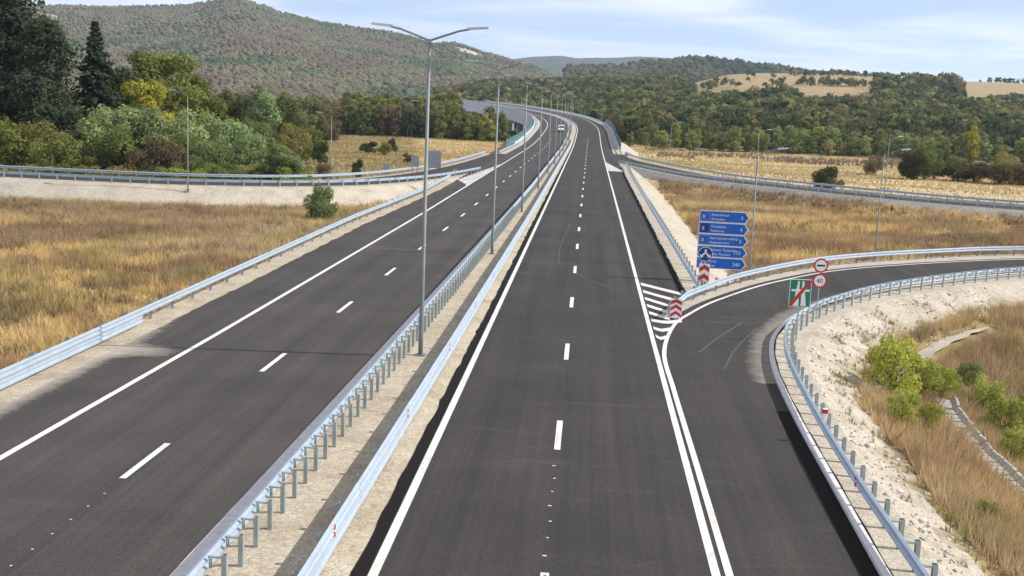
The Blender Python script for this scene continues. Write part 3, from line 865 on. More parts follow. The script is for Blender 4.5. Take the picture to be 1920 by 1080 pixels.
# big direction sign: five arrow panels
sgY = 68.0; sg_b = at(1352, 505, sgY)
ds = empty('direction_sign', (float(sg_b[0]), sgY, float(sg_b[2])), math.radians(-4), 'blue and white stack of five arrow-shaped direction panels beside the exit', 'road sign')
PW, PH = 3.05, .715
rows = [('Брестница', 'Brestnitsa', '3'), ('Пещерна', 'Peshterna', '4'), ('Български извор', 'Balgarski izvor', '5'), ('Велико Търново', 'Veliko Tarnovo', '173'), ('Русе', 'Ruse', '240')]
for k in range(5):
    z0 = (4-k)*PH; x0 = -PW/2; x1 = PW/2-.12
    t = .32
    shp = [(x0, z0+.012), (x1-t*.55, z0+.012), (x1-.02, z0+PH*.30), (x1+.10, z0+PH*.5), (x1-.02, z0+PH*.70), (x1-t*.55, z0+PH-.012), (x0, z0+PH-.012)]
    pn = poly_plate('panel', shp, 0, .04, WHITE, ds)
    i = .035
    shp2 = [(x0+i, z0+.012+i), (x1-t*.55-i*.6, z0+.012+i), (x1-.05-i, z0+PH*.32), (x1+.05-i, z0+PH*.5), (x1-.05-i, z0+PH*.68), (x1-t*.55-i*.6, z0+PH-.012-i), (x0+i, z0+PH-.012-i)]
    poly_plate('panel_face', shp2, -.006, .006, BLUE, pn)
    bx0 = x0+.10
    fr = poly_plate('symbol_frame', [(bx0, z0+.1), (bx0+.52, z0+.1), (bx0+.52, z0+PH-.1), (bx0, z0+PH-.1)], -.010, .004, BLUE_D if k in (1,) else SIGN_GREY, pn)
    poly_plate('symbol_face', [(bx0+.02, z0+.12), (bx0+.50, z0+.12), (bx0+.50, z0+PH-.12), (bx0+.02, z0+PH-.12)], -.014, .004, BLUE_D if k == 1 else BLUE, fr)
    flat_text(['II', 'E', 'II', 'A2', 'A2'][k], .3, WHITE, fr, (bx0+.1, -.018, z0+.24), 'symbol')
    flat_text(rows[k][0], .205, WHITE, pn, (x0+.72, -.012, z0+.40)); flat_text(rows[k][1], .205, WHITE, pn, (x0+.72, -.012, z0+.14))
    flat_text(rows[k][2], .30, WHITE, pn, (x1-.30, -.012, z0+.24), 'distance', 'RIGHT')
for x in (-1.1, .9):
    MB().box((x, .10, PH*5/2-1.2), (.11, .08, PH*5+2.4)).build('post', STEEL_POST, ds)
for z in (.4, 1.8, 3.2): MB().box((0, .055, z), (2.6, .03, .06)).build('cross_bar', STEEL_POST, ds)

def chevron_board(parent, w, h, n, z0):
    b = poly_plate('marker_board', [(-w/2, z0), (w/2, z0), (w/2, z0+h), (-w/2, z0+h)], 0, .03, WHITE, parent)
    st = h/n
    for k in range(n):
        zb = z0+k*st+.02; t = st*.52; rise = min(.62*w*.5, st*.75)
        if zb+t+rise > z0+h: rise = max(.02, z0+h-zb-t)
        poly_plate('red_chevron', [(-w/2+.015, zb), (0, zb+rise), (w/2-.015, zb), (w/2-.015, zb+t), (0, zb+t+rise), (-w/2+.015, zb+t)][::1], -.006, .006, RED, b)
    return b
p = at(1319, 528, 64.5)
cs = empty('keep_clear_sign', (float(p[0]), 64.5, float(p[2])), 0, 'round blue two-arrow sign above a red and white chevron board before the direction panels', 'road sign')
chevron_board(cs, .62, 1.05, 2, .0)
dk = poly_plate('disc', disc_pts(0, 1.62, .42), -.02, .03, WHITE, cs); poly_plate('disc_face', disc_pts(0, 1.62, .395), -.026, .006, BLUE_D, dk)
for sx in (-1, 1):
    pts = [(sx*.02, 1.75), (sx*.02, 1.62), (sx*.16, 1.50), (sx*.10, 1.44), (sx*.30, 1.42), (sx*.30, 1.62), (sx*.235, 1.565)]
    poly_plate('arrow', pts if sx < 0 else pts[::-1], -.031, .004, WHITE, dk)
poly_plate('arrow_stem', [(-.06, 1.68), (.06, 1.68), (.06, 1.9), (-.06, 1.9)], -.0315, .004, WHITE, dk)
MB().tube([(0, .05, -.9), (0, .05, 2.0)], .035, 8).build('post', STEEL_POST, cs)
p = at(1266, 590, 54.4)
nb = empty('chevron_marker', (float(p[0]), 54.2, .0), math.radians(-8), 'red and white chevron marker board fixed to the guardrail nose', 'marker board')
chevron_board(nb, .58, .95, 3, .12)
MB().box((0, .07, .3), (.08, .06, 1.2)).build('post', STEEL_POST, nb)

gp = (9.95, 50.6)
gs = empty('motorway_end_sign', (gp[0], gp[1], -.45), math.radians(6), 'green and white motorway-end sign crossed out in red beside the exit bend', 'road sign')
zb = 2.05
gpan = poly_plate('panel', [(-.5, zb), (.5, zb), (.5, zb+1.28), (-.5, zb+1.28)], 0, .03, WHITE, gs)
poly_plate('panel_face', [(-.475, zb+.025), (.475, zb+.025), (.475, zb+1.255), (-.475, zb+1.255)], -.006, .006, GREEN, gpan)
poly_plate('lane_symbol', [(-.30, zb+.06), (-.05, zb+.06), (-.06, zb+1.2), (-.14, zb+1.2)], -.011, .005, WHITE, gpan)
poly_plate('lane_symbol', [(.05, zb+.06), (.30, zb+.06), (.14, zb+1.2), (.06, zb+1.2)], -.011, .005, WHITE, gpan)
poly_plate('bridge_symbol', [(-.42, zb+.72), (.42, zb+.72), (.42, zb+.82), (-.42, zb+.82)], -.014, .003, WHITE, gpan)
poly_plate('red_bar', [(-.49, zb+.03), (-.36, zb+.03), (.49, zb+1.17), (.49, zb+1.25), (.37, zb+1.25), (-.49, zb+.13)], -.019, .004, RED, gpan)
MB().tube([(0, .05, -.6), (0, .05, zb+1.2)], .035, 8).build('post', STEEL_POST, gs)

rs = empty('speed_limit_sign', (12.05, 56.6, -.5), math.radians(5), 'two red-ringed round signs on one post, the lower reading forty', 'road sign')
for zc, k in ((3.28, 0), (2.50, 1)):
    d = poly_plate('disc', disc_pts(0, zc, .37), 0, .02, RED, rs); poly_plate('disc_face', disc_pts(0, zc, .285), -.006, .006, WHITE, d)
    if k: flat_text('40', .34, BLACK, d, (0, -.011, zc-.12), 'numerals', 'CENTER')
    else:
        poly_plate('bar_symbol', [(-.21, zc-.045), (.21, zc-.045), (.21, zc+.045), (-.21, zc+.045)], -.011, .004, BLACK, d)
MB().tube([(0, .05, -.6), (0, .05, 3.6)], .03, 8).build('post', STEEL_POST, rs)

def back_sign(px, y_bot, Y, w, h, label, legs=2):
    p = at(px, y_bot, Y); gz = zg1(p[0], Y)
    r = empty('road_sign', (float(p[0]), Y, gz), .1, label, 'road sign')
    z0 = float(p[2])-gz
    MB().box((0, 0, z0+h/2), (w, .05, h)).build('panel', SIGN_GREY, r)
    for k in range(legs):
        x = (k-(legs-1)/2)*w*.6
        MB().box((x, .06, (z0+h)/2-.2), (.10, .08, z0+h+.4)).build('post', STEEL_POLE, r)
    for z in (.3, .7): MB().box((0, .04, z0+h*z), (w*.96, .04, .07)).build('cross_bar', STEEL_POLE, r)
    return r
back_sign(813, 315, 168, 2.2, 2.6, 'large grey back of a road sign standing on two legs in the left field')
back_sign(778, 313, 160, 1.1, 1.6, 'narrow grey back of a road sign beside the larger one in the left field')
back_sign(724, 326, 152, .9, 1.4, 'small grey back of a road sign among straw-coloured grass by the left slip road', 1)
back_sign(853, 330, 158, .6, 1.0, 'dark back of a chevron board at the left slip-road nose', 1)
back_sign(612, 176, 372, 2.4, 2.0, 'pale square sign panel rising above the trees behind the left slip road')
back_sign(770, 176, 392, 2.4, 2.0, 'pale square sign panel rising above the treeline near the tall lamp')
back_sign(1174, 293, 232, .8, .6, 'small dark sign board low beside the far right merge', 1)

# ------------------------------------------------------------------ vehicles
CAR_GLASS = simple('car_glass', (.02, .03, .04), .1, var=.1)
TYRE = simple('tyre_rubber', (.015, .015, .015), .8)
HEADL = simple('headlamp_lens', (.7, .72, .75), .15)
def vehicle(name, loc, rz, prof, w, body_m, wheels, glass, label, cat, extra=None):
    """prof: side outline (y,z) from the nose; the nose points to -y"""
    r = empty(name, loc, rz, label, cat)
    b = MB(); n = len(prof); vs = []
    for sx, k in ((-w/2+.06, .0), (-w/2, 1), (w/2, 1), (w/2-.06, 0)):
        for y, z in prof: vs.append((sx, y*(1 if k else .985), z if k else z))
    fs = [tuple(range(n))[::-1], tuple(3*n+i for i in range(n))]
    for q in range(3): fs += [(q*n+i, q*n+(i+1) % n, (q+1)*n+(i+1) % n, (q+1)*n+i) for i in range(n)]
    b.add(vs, fs); b.build('body', body_m, r)
    for (y0, z0, y1, z1) in glass:
        g = MB(); nrm = Vector((0, -(z1-z0), (y1-y0))).normalized()*.02
        hw = w/2-.14
        q = [(-hw, y0, z0), (hw, y0, z0), (hw*.92, y1, z1), (-hw*.92, y1, z1)]
        g.add([tuple(Vector(v)+nrm) for v in q]+[tuple(Vector(v)-nrm) for v in q], [(0, 1, 2, 3), (7, 6, 5, 4), (0, 4, 5, 1), (1, 5, 6, 2), (2, 6, 7, 3), (3, 7, 4, 0)]); g.build('windscreen', CAR_GLASS, r)
    for wy, wr in wheels:
        for sx in (-1, 1):
            t = MB().tube([(sx*(w/2-.22), wy, wr), (sx*(w/2+.01), wy, wr)], wr, 14).build('wheel', TYRE, r)
            MB().tube([(sx*(w/2+.012), wy, wr), (sx*(w/2+.022), wy, wr)], wr*.55, 10).build('rim', SIGN_GREY, t)
    ny = min(y for y, z in prof)
    for sx in (-1, 1): MB().box((sx*(w/2-.28), ny-.005, .78), (.34, .06, .18), 0, .01).build('headlight', HEADL, r)
    MB().box((0, ny-.01, .42), (w-.2, .08, .18), 0, .02).build('bumper', BLACK, r)
    for sx in (-1, 1): MB().box((sx*(w/2+.12), ny+1.0, 1.35), (.2, .1, .26), 0, .02).build('wing_mirror', BLACK, r)
    if extra: extra(r)
    return r
s = 374; p = road(np.array([s]), -9.4)[0]
vehicle('van', tuple(p+np.array([0, 0, .012])), np.interp(s, _ss, _th), [(-2.6, .35), (-2.6, .85), (-2.45, 1.05), (-1.9, 1.25), (-1.15, 2.05), (-.9, 2.2), (2.5, 2.25), (2.6, 2.1), (2.6, .35)], 1.95, simple('white_paint', (.75, .75, .75), .3), [(-1.7, .34), (1.7, .34)], [(-1.84, 1.32, -1.2, 2.0)],
        'white van coming along the left carriageway towards the bridge bend', 'van')
s = 662; p = road(np.array([s]), -9.4)[0]
def lorry_box(r):
    MB().box((0, 2.9, 2.2), (2.5, 7.0, 2.7), 0, .03).build('cargo_box', simple('lorry_box', (.62, .68, .72), .5), r)
vehicle('lorry', tuple(p+np.array([0, 0, .012])), np.interp(s, _ss, _th)+.1, [(-2.7, .45), (-2.75, 1.2), (-2.6, 2.6), (-2.3, 2.95), (-.75, 3.0), (-.75, .9), (6.3, .85), (6.3, .55)], 2.4, simple('blue_paint', (.03, .11, .33), .35), [(-1.7, .48), (3.6, .48), (5.0, .48)], [(-2.76, 1.5, -2.64, 2.5)],
        'blue lorry with a pale box on the far road by the hill cutting', 'lorry', lorry_box)

# ------------------------------------------------------------------ trees
def leaf_mesh(name, C, Nrm, size, tint, mat):
    """one rhombic leaf face per centre"""
    n = len(C)
    Nrm = Nrm/np.maximum(1e-6, np.linalg.norm(Nrm, axis=1))[:, None]
    R = RNG.normal(size=(n, 3)); U = np.cross(Nrm, R); U /= np.maximum(1e-6, np.linalg.norm(U, axis=1))[:, None]
    W = np.cross(Nrm, U); s = (np.asarray(size)*RNG.uniform(.65, 1.35, n))[:, None]
    V = np.stack([C-U*s, C+W*s*.62, C+U*s, C-W*s*.62], 1).reshape(-1, 3)
    return V, np.arange(4*n).reshape(-1, 4), np.repeat(tint, 4, 0)
def crown_pts(clumps, n, shell=.55):
    cl = np.array([c[:3] for c in clumps]); rd = np.array([c[3:6] for c in clumps])
    wgt = (rd.prod(1))**(2/3); k = RNG.choice(len(clumps), n, p=wgt/wgt.sum())
    d = RNG.normal(size=(n, 3)); d /= np.linalg.norm(d, axis=1)[:, None]
    r = shell+(1-shell)*RNG.random(n)**.7
    bumpy = 1+.22*(RNG.random(n)-.5)
    C = cl[k]+d*rd[k]*(r*bumpy)[:, None]
    nrm = d*.8+RNG.normal(size=(n, 3))*.55+np.array([0, 0, .25])
    ct = RNG.uniform(.82, 1.18, len(clumps))[k]
    return C, nrm, ct, k
def tint_of(ct, warm=.10):
    n = len(ct); v = ct*RNG.uniform(.78, 1.22, n); h = RNG.normal(0, warm, n)
    return np.stack([v*(1+h), v, v*(1-.5*np.abs(h))], 1)
def make_crown(kind, nleaf, size):
    """unit tree: height 1; returns (crown mesh, trunk mesh)"""
    cl = []
    low = nleaf < 2000
    if kind == 'round':
        for k in range(20 if low else 17):
            a = random.uniform(0, 2*PI); z = random.uniform(.10 if low else .30, .88); R = .30*math.sqrt(max(.05, 1-((z-.52)/.46)**2))
            r = random.uniform(.2, 1)**.5*R; q = random.uniform(.085, .15)
            cl.append((r*math.cos(a), r*math.sin(a), z, q, q, q*.8))
        cl.append((0, 0, .55, .2, .2, .3)); cl.append((.02, 0, .88, .10, .10, .10))
    elif kind == 'tall':
        for k in range(18):
            a = random.uniform(0, 2*PI); z = random.uniform(.2, .92); R = .19*math.sqrt(max(.06, 1-((z-.5)/.5)**2))
            r = random.uniform(.3, 1)*R; q = random.uniform(.06, .115)
            cl.append((r*math.cos(a), r*math.sin(a), z, q, q, q*1.2))
        cl.append((0, 0, .5, .13, .13, .36))
    elif kind == 'bush':
        for k in range(18):
            a = random.uniform(0, 2*PI); z = random.uniform(.12, .80); R = .56*math.sqrt(max(.05, 1-(z/.98)**2))
            r = random.uniform(.3, 1)**.6*R; q = random.uniform(.13, .25)
            cl.append((r*math.cos(a), r*math.sin(a), z, q, q, q*.85))
        cl.append((0, 0, .4, .35, .35, .38))
    if kind in ('round', 'tall', 'bush'):
        C, N, ct, _ = crown_pts(cl, nleaf); C[:, 2] = np.maximum(C[:, 2], .01)
        V, Fc, T = leaf_mesh('c', C, N, size, tint_of(ct), LEAF)
        tb = MB(); h0 = {'round': .55, 'tall': .7, 'bush': .4}[kind]; r0 = {'round': .022, 'tall': .018, 'bush': .03}[kind]
        tb.tube([(0, 0, -.05), (.01, 0, h0*.4), (-.01, .01, h0)], [r0, r0*.75, r0*.3], 7)
        for k in range(6):
            c = cl[(k*3) % len(cl)]; zb_ = h0*random.uniform(.25, .7)
            tb.tube([(0, 0, zb_), (c[0]*.5, c[1]*.5, (zb_+c[2])/2), (c[0], c[1], c[2])], [r0*.5, r0*.32, r0*.12], 5)
    else:                                                     # conifers
        spruce = kind == 'spruce'
        C, N, T0 = [], [], []; tb = MB()
        tb.tube([(0, 0, -.03), (0, 0, .5), (0, 0, .98)], [.02, .012, .003], 7)
        lev = 30 if spruce else 17; per = max(4, nleaf//(lev*8))
        for l in range(lev):
            f = l/(lev-1); z = (.09+.88*f) if spruce else (.16+.78*f)
            R = (.29*(1-f)**.95+.006) if spruce else (.26*math.sqrt(max(0, 1-((f-.32)/.74)**2))+.02)
            for b_ in range(8):
                a = random.uniform(0, 2*PI); L = R*random.uniform(.5, 1.15); dr = random.uniform(.1, .3) if spruce else random.uniform(-.25, .2)
                bv = random.uniform(.75, 1.25)
                for q in range(per):
                    t = ((q+random.random())/per)**(.6 if spruce else .75); sp = (.006+.010*(1-f) if spruce else .045)*(1-.3*t)
                    C.append((math.cos(a)*L*t+random.gauss(0, sp), math.sin(a)*L*t+random.gauss(0, sp), z-dr*L*t*t*1.2+random.gauss(0, sp*.6)))
                    N.append((random.gauss(0, .5)+math.cos(a)*.4, random.gauss(0, .5)+math.sin(a)*.4, .7)); T0.append(bv)
                if l % 3 == 0 and b_ % 2 == 0:
                    tb.tube([(0, 0, z), (math.cos(a)*L*.8, math.sin(a)*L*.8, z-dr*L*.7)], [.006, .002], 4)
        V, Fc, T = leaf_mesh('c', np.array(C), np.array(N), size, tint_of(np.array(T0), .06), LEAF)
    o = mesh_np('crown', V, Fc, LEAF, col=T); cm = o.data; bpy.data.objects.remove(o)
    o = tb.build('trunk', BARK, smooth=True); tm = o.data; bpy.data.objects.remove(o)
    return cm, tm
PROTO = {
    'round': [make_crown('round', 6500, .0185) for _ in range(3)], 'tall': [make_crown('tall', 4200, .017) for _ in range(2)],
    'bush': [make_crown('bush', 6500, .0265) for _ in range(3)],
    'spruce': [make_crown('spruce', 11000, .016)], 'pine': [make_crown('pine', 15000, .0135) for _ in range(2)],
    'far_round': [make_crown('round', 1100, .042) for _ in range(4)], 'far_tall': [make_crown('tall', 800, .036) for _ in range(2)],
}
DGREEN = (.070, .088, .038); MID = (.140, .165, .058); OLV = (.21, .20, .075); SILV = (.24, .30, .135); YELL = (.32, .29, .055)
BRN = (.20, .15, .09); RUSTL = (.185, .115, .065); LIME = (.22, .24, .065); CONIF = (.055, .072, .044)
def colour_word(c):
    v = max(c); r = c[0]/max(c[1], 1e-4)
    if r > 1.22: return 'russet brown' if v < .19 or r > 1.4 else 'pale brown'
    if c[2]/v > .42 and v > .15: return 'silvery green'
    if v < .10: return 'very dark green'
    if r > .98: return 'olive' if v < .24 else 'yellowish'
    return 'dark green' if v < .13 else 'mid green' if v < .18 else 'light green'
def tree(name, x, y, h, kind, color, label, cat='tree', group=None, wide=1.0, sink=.0):
    label = label.replace('COLOUR', colour_word(color))
    r = empty(name, (x, y, zg1(x, y)-sink), random.uniform(0, 2*PI), label, cat, group)
    cm, tm = random.choice(PROTO[kind]); r.scale = (h*wide, h*wide, h)
    for n, me in (('trunk', tm), ('crown', cm)):
        o = bpy.data.objects.new(n, me); link(o, r)
        if n == 'crown':
            j = random.uniform(.86, 1.14); j *= 1.3; o.color = (color[0]*j*random.uniform(.93, 1.07), color[1]*j, color[2]*j, 1)
    return r
def tree_px(name, px, top, Y, kind, color, label, cat='tree', group=None, wide=1.0, sink=0.0):
    x = xat(px, Y, -2); gz = zg1(x, Y); z = float(at(px, top, Y)[2])
    return tree(name, x, Y, max(.6, z-gz+sink), kind, color, label, cat, group, wide, sink)
GR = 'trees of the grove behind the left slip road'
tree_px('pine_tree', 20, -40, 156, 'pine', CONIF, 'huge dark pine tree towering at the end of the grove', group=GR, wide=1.0)
tree_px('pine_tree', 92, 30, 150, 'pine', CONIF, 'broad dark pine tree between the huge pine and the pointed spruce', group=GR, wide=.85)
tree_px('pine_tree', -70, -10, 165, 'pine', CONIF, 'dark pine tree mostly hidden behind the huge pine', group=GR)
tree_px('spruce_tree', 184, 36, 162, 'spruce', (.05, .066, .038), 'pointed dark spruce tree with drooping branches in the grove', group=GR, wide=1.1)
tree_px('tree', 268, 88, 186, 'round', (.14, .16, .05), 'tall green tree right behind the yellow tree', group=GR, wide=1.0)
tree_px('tree', 322, 92, 192, 'round', (.20, .21, .055), 'tall yellowish-green tree beside the tall green tree', group=GR, wide=1.05)
tree_px('tree', 375, 135, 196, 'round', (.16, .165, .055), 'olive tree on the lower shoulder of the grove', group=GR)
tree_px('yellow_tree', 272, 146, 168, 'round', YELL, 'bright yellow autumn tree in front of the tall green tree', group=GR, wide=.9)
tree_px('tree', 235, 120, 180, 'tall', DGREEN, 'narrow dark tree between spruce and yellow tree', group=GR)
for px, top, Y, c, w in [(205, 188, 146, SILV, .8), (262, 182, 150, SILV, .85), (318, 186, 149, (.22, .26, .11), .85), (372, 196, 147, SILV, .8), (415, 208, 152, SILV, .8), (462, 236, 146, (.20, .24, .11), .75), (232, 225, 138, MID, .8), (290, 235, 139, (.18, .21, .085), .8), (345, 238, 140, (.15, .17, .06), .8), (400, 250, 139, (.18, .22, .09), .75), (500, 258, 143, (.19, .23, .10), .75), (548, 268, 143, (.22, .26, .13), .7)]:
    tree_px('willow_tree', px, top, Y, 'bush', c, 'rounded COLOUR willow bush massed in front of the conifers', 'tree', 'willow bushes of the grove', wide=w)
for px, top, Y, c in [(20, 205, 142, (.16, .175, .05)), (75, 218, 140, (.20, .20, .06)), (115, 240, 138, (.17, .17, .055)), (-35, 215, 143, MID), (150, 285, 134, (.13, .125, .04)), (236, 258, 135.5, (.035, .04, .02)), (296, 252, 135, (.13, .095, .06)), (215, 280, 134, (.04, .045, .02)), (520, 290, 135, (.04, .05, .025)), (360, 285, 134, (.12, .14, .05)), (520, 284, 136, (.09, .11, .04))]:  # near-black entries stand in for shaded gaps, the dark put into leaf colour
    tree_px('bush', px, top, Y, 'bush', c, 'dense COLOUR thicket bush at the foot of the grove', 'bush', 'thicket bushes below the grove', wide=.9)
for k in range(26):
    px = -60+k*24+random.uniform(-8, 8)
    if 590 < px: continue
    tree_px('weed_clump', px, 312-abs(random.gauss(0, 6)), 131.5+random.uniform(-1.5, 2)+ (0 if px < 450 else 4), 'bush', random.choice([LIME, OLV, (.2, .17, .05), MID]), 'low COLOUR weed clump along the left slip road', 'plant', 'weeds along the left slip road', wide=random.uniform(1.0, 1.6))
# trees between the grove and the far field
G2 = 'trees behind the left field'
for px, top, Y, c, kd, w in [(425, 165, 232, (.12, .12, .055), 'round', .9), (452, 178, 225, DGREEN, 'round', .9), (484, 150, 245, (.21, .22, .12), 'tall', 1.2), (505, 172, 238, SILV, 'tall', 1.2), (530, 168, 250, (.15, .18, .06), 'round', .95), (560, 178, 240, (.21, .22, .10), 'round', .9), (590, 180, 255, (.16, .15, .07), 'round', .9), (545, 225, 200, OLV, 'bush', .8), (575, 232, 215, MID, 'bush', .8), (610, 200, 262, BRN, 'round', .9), (470, 215, 190, (.16, .19, .08), 'bush', .8), (600, 262, 205, DGREEN, 'bush', .6)]:
    tree_px('tree', px, top, Y, kd, c, 'COLOUR tree standing behind the willow grove near the far straw field', 'tree', G2, wide=w)
def pick(pal): 
    r = random.random()*sum(w for w, _ in pal)
    for w, c in pal:
        r -= w
        if r <= 0: return c
    return pal[-1][1]
PAL_L = [(4, (.18, .18, .07)), (3, OLV), (2, MID), (2, DGREEN), (1.2, BRN), (1, LIME)]
cnt = 0
for k in range(58):
    px = 628+(945-628)*((k+.5)/58)+random.uniform(-4, 4); row = k % 3
    Y = 398+row*16+random.uniform(-5, 5); top = (196-row*10 if px < 850 else 214-row*4)+random.uniform(-10, 8)
    tree_px('tree', px, top, Y, 'far_round' if random.random() < .75 else 'far_tall', pick(PAL_L), 'bushy COLOUR tree in the row behind the left straw field', 'tree', 'tree row behind the left straw field', wide=random.uniform(.85, 1.2))
for k in range(46):
    px = 330+(862-330)*((k+.5)/46)+random.uniform(-6, 6); Y = 450+random.uniform(0, 90)
    tree_px('tree', px, 176+random.uniform(-9, 12), Y, 'far_round', pick(PAL_L), 'COLOUR woodland tree further back behind the left tree row', 'tree', 'woodland behind the left tree row', wide=random.uniform(.9, 1.25))
# left field odds and ends
tree_px('bush', 600, 338, 108, 'bush', (.17, .20, .085), 'grey-green leafy bush in dry grass below the left slip road', 'bush', wide=.72)
for px, top, Y, w in [(608, 302, 165, .9), (669, 293, 168, .45), (735, 256, 285, .6), (720, 262, 262, .8), (690, 262, 270, 1.2), (767, 284, 230, 1.0)]:
    tree_px('bush', px, top, Y, 'bush', random.choice([DGREEN, OLV, BRN]), 'small COLOUR bush dotted about the left straw field', 'bush', 'bushes in the left straw field', wide=w)
# right-hand field
tree_px('tree', 1552, 305, 186, 'bush', (.07, .07, .03), 'single rounded dark tree alone in the straw field beyond the right slip road', 'tree', wide=.85)
for px, top, Y, c, w in [(1735, 262, 262, MID, .8), (1755, 268, 266, DGREEN, .8), (1715, 278, 258, (.05, .055, .025), .8), (1640, 288, 280, BRN, .8), (1790, 285, 300, OLV, 1.0), (1830, 300, 262, (.09, .075, .04), 1.8), (1880, 305, 255, (.09, .075, .04), 1.8), (1930, 300, 258, BRN, 1.6), (1885, 280, 310, OLV, .9)]:
    tree_px('bush', px, top, Y, 'bush', c, 'COLOUR scrub bush at the back of the right straw field', 'bush', 'scrub at the back of the right field', wide=w)
PAL_F = [(3, (.19, .215, .085)), (3, (.22, .23, .09)), (2, (.25, .245, .10)), (2, SILV), (.6, MID), (1, LIME)]
PAL_R = [(4, DGREEN), (3, (.10, .115, .05)), (2.5, (.15, .145, .06)), (.6, BRN), (.1, RUSTL), (1.8, OLV), (.8, (.18, .21, .085))]
for k in range(56):
    px = 1178+(1960-1178)*((k+.5)/56)+random.uniform(-6, 6); row = k % 2
    Y = 404+row*13+random.uniform(-5, 5)
    tree_px('tree', px, 236+(px-1180)*.033+random.uniform(-13, 12), Y, 'far_round' if random.random() < .7 else 'far_tall', pick(PAL_F), 'COLOUR tree in the front row beyond the right straw field', 'tree', 'front row of trees beyond the right field', wide=random.uniform(1.0, 1.5))
tree_px('yellow_tree', 1822, 232, 398, 'far_round', (.34, .32, .04), 'small bright yellow tree shining among the dark wood', 'tree', wide=.6)
# the wooded slope: nearest trees singly, the rest as one mass
far_pts = []
random.seed(21)
def in_wood(px, Y):
    t = (px-1108)/F_PX
    d0 = np.interp(t, [a for a, b in HILL_D0], [b for a, b in HILL_D0])
    u = (Y-d0)/(1400-d0)
    if u < .02: return False
    lim = .325+.05*math.sin(px/70)+.03*math.sin(px/23+1)
    if 1640 < px < 1800: lim += .32
    if px < 1250: lim = 1.0
    elif px < 1310: lim = 1.0-.72*(px-1250)/60
    return u < lim
cand = []
for k in range(16000):
    px = random.uniform(820, 2060) if k % 3 else random.uniform(820, 1310); Y = 400+random.random()**.8*(720 if k % 3 else 1000)
    if in_wood(px, Y): cand.append((px, Y))
grid = {}; chosen = []
for px, Y in cand:
    x = xat(px, Y, 8); key = (int(x//5.2), int(Y//6.4)) if Y < 820 else (int(x//8.6)+5000, int(Y//11))
    if key in grid: continue
    grid[key] = 1; chosen.append((x, Y, px))
chosen.sort(key=lambda q: q[1])
n_single = 0
for x, Y, px in chosen:
    h = random.uniform(7, 13.5)*(0.85 if Y < 450 else 1 if Y < 820 else 1.15)
    if n_single < 135:
        tree('tree', x, Y, h, 'far_round' if random.random() < .8 else 'far_tall', pick(PAL_R), 'COLOUR tree low on the wooded slope behind the front row', 'tree', 'trees low on the wooded slope', wide=random.uniform(.85, 1.2), sink=.4); n_single += 1
    else: far_pts.append((x, Y, h, pick(PAL_R)))
# rows of trees dividing the hill fields, small and far
for k in range(260):
    a = random.random()
    if a < .35: px = random.uniform(1480, 1760); Y = 1250+random.gauss(0, 25)+(px-1480)*.2
    elif a < .55: px = random.uniform(1500, 1650); Y = 1010+random.gauss(0, 12)
    elif a < .72: px = random.uniform(1560, 1790); Y = 1390+random.gauss(0, 12)
    elif a < .86: px = random.uniform(1840, 1990); Y = 1395+random.gauss(0, 10)
    else: px = random.uniform(1290, 1480); Y = 1020+random.gauss(0, 60)
    x = xat(px, Y, 60); far_pts.append((x, Y, random.uniform(4.5, 8), pick(PAL_R)))
def mass(name, pts, label, cat, nleaf=72, size=.124, blob=False):
    base = []
    for v in range(5):
        cl = []
        for k in range(9):
            a = random.uniform(0, 2*PI); z = random.uniform(.3, .85); R = .30*math.sqrt(max(.05, 1-((z-.52)/.46)**2)); r = random.uniform(.3, 1)*R; q = random.uniform(.12, .2)
            cl.append((r*math.cos(a), r*math.sin(a), z, q, q, q))
        C, N, ct, _ = crown_pts(cl, nleaf); V, Fc, T = leaf_mesh('m', C, N, size, tint_of(ct), None); base.append((V, T))
    Vs, Ts = [], []
    for x, y, h, c in pts:
        V, T = base[random.randrange(5)]; a = random.uniform(0, 2*PI); w = h*random.uniform(.9, 1.25); cs_, sn = math.cos(a), math.sin(a)
        z = zg1(x, y)-.4
        Vs.append(np.stack([x+(V[:, 0]*cs_-V[:, 1]*sn)*w, y+(V[:, 0]*sn+V[:, 1]*cs_)*w, z+V[:, 2]*h], 1)); Ts.append(T*np.array(c)*1.3*random.uniform(.88, 1.12))
    V = np.concatenate(Vs); T = np.concatenate(Ts)
    o = mesh_np(name, V, np.arange(len(V)).reshape(-1, 4), LEAF_ATTR, col=T)
    tag(o, label, cat, kind='stuff'); return o
mass('hillside_wood', far_pts, 'dense dark autumn wood covering the slope beyond the right field', 'wood')
print('far trees', len(far_pts), 'single', n_single)

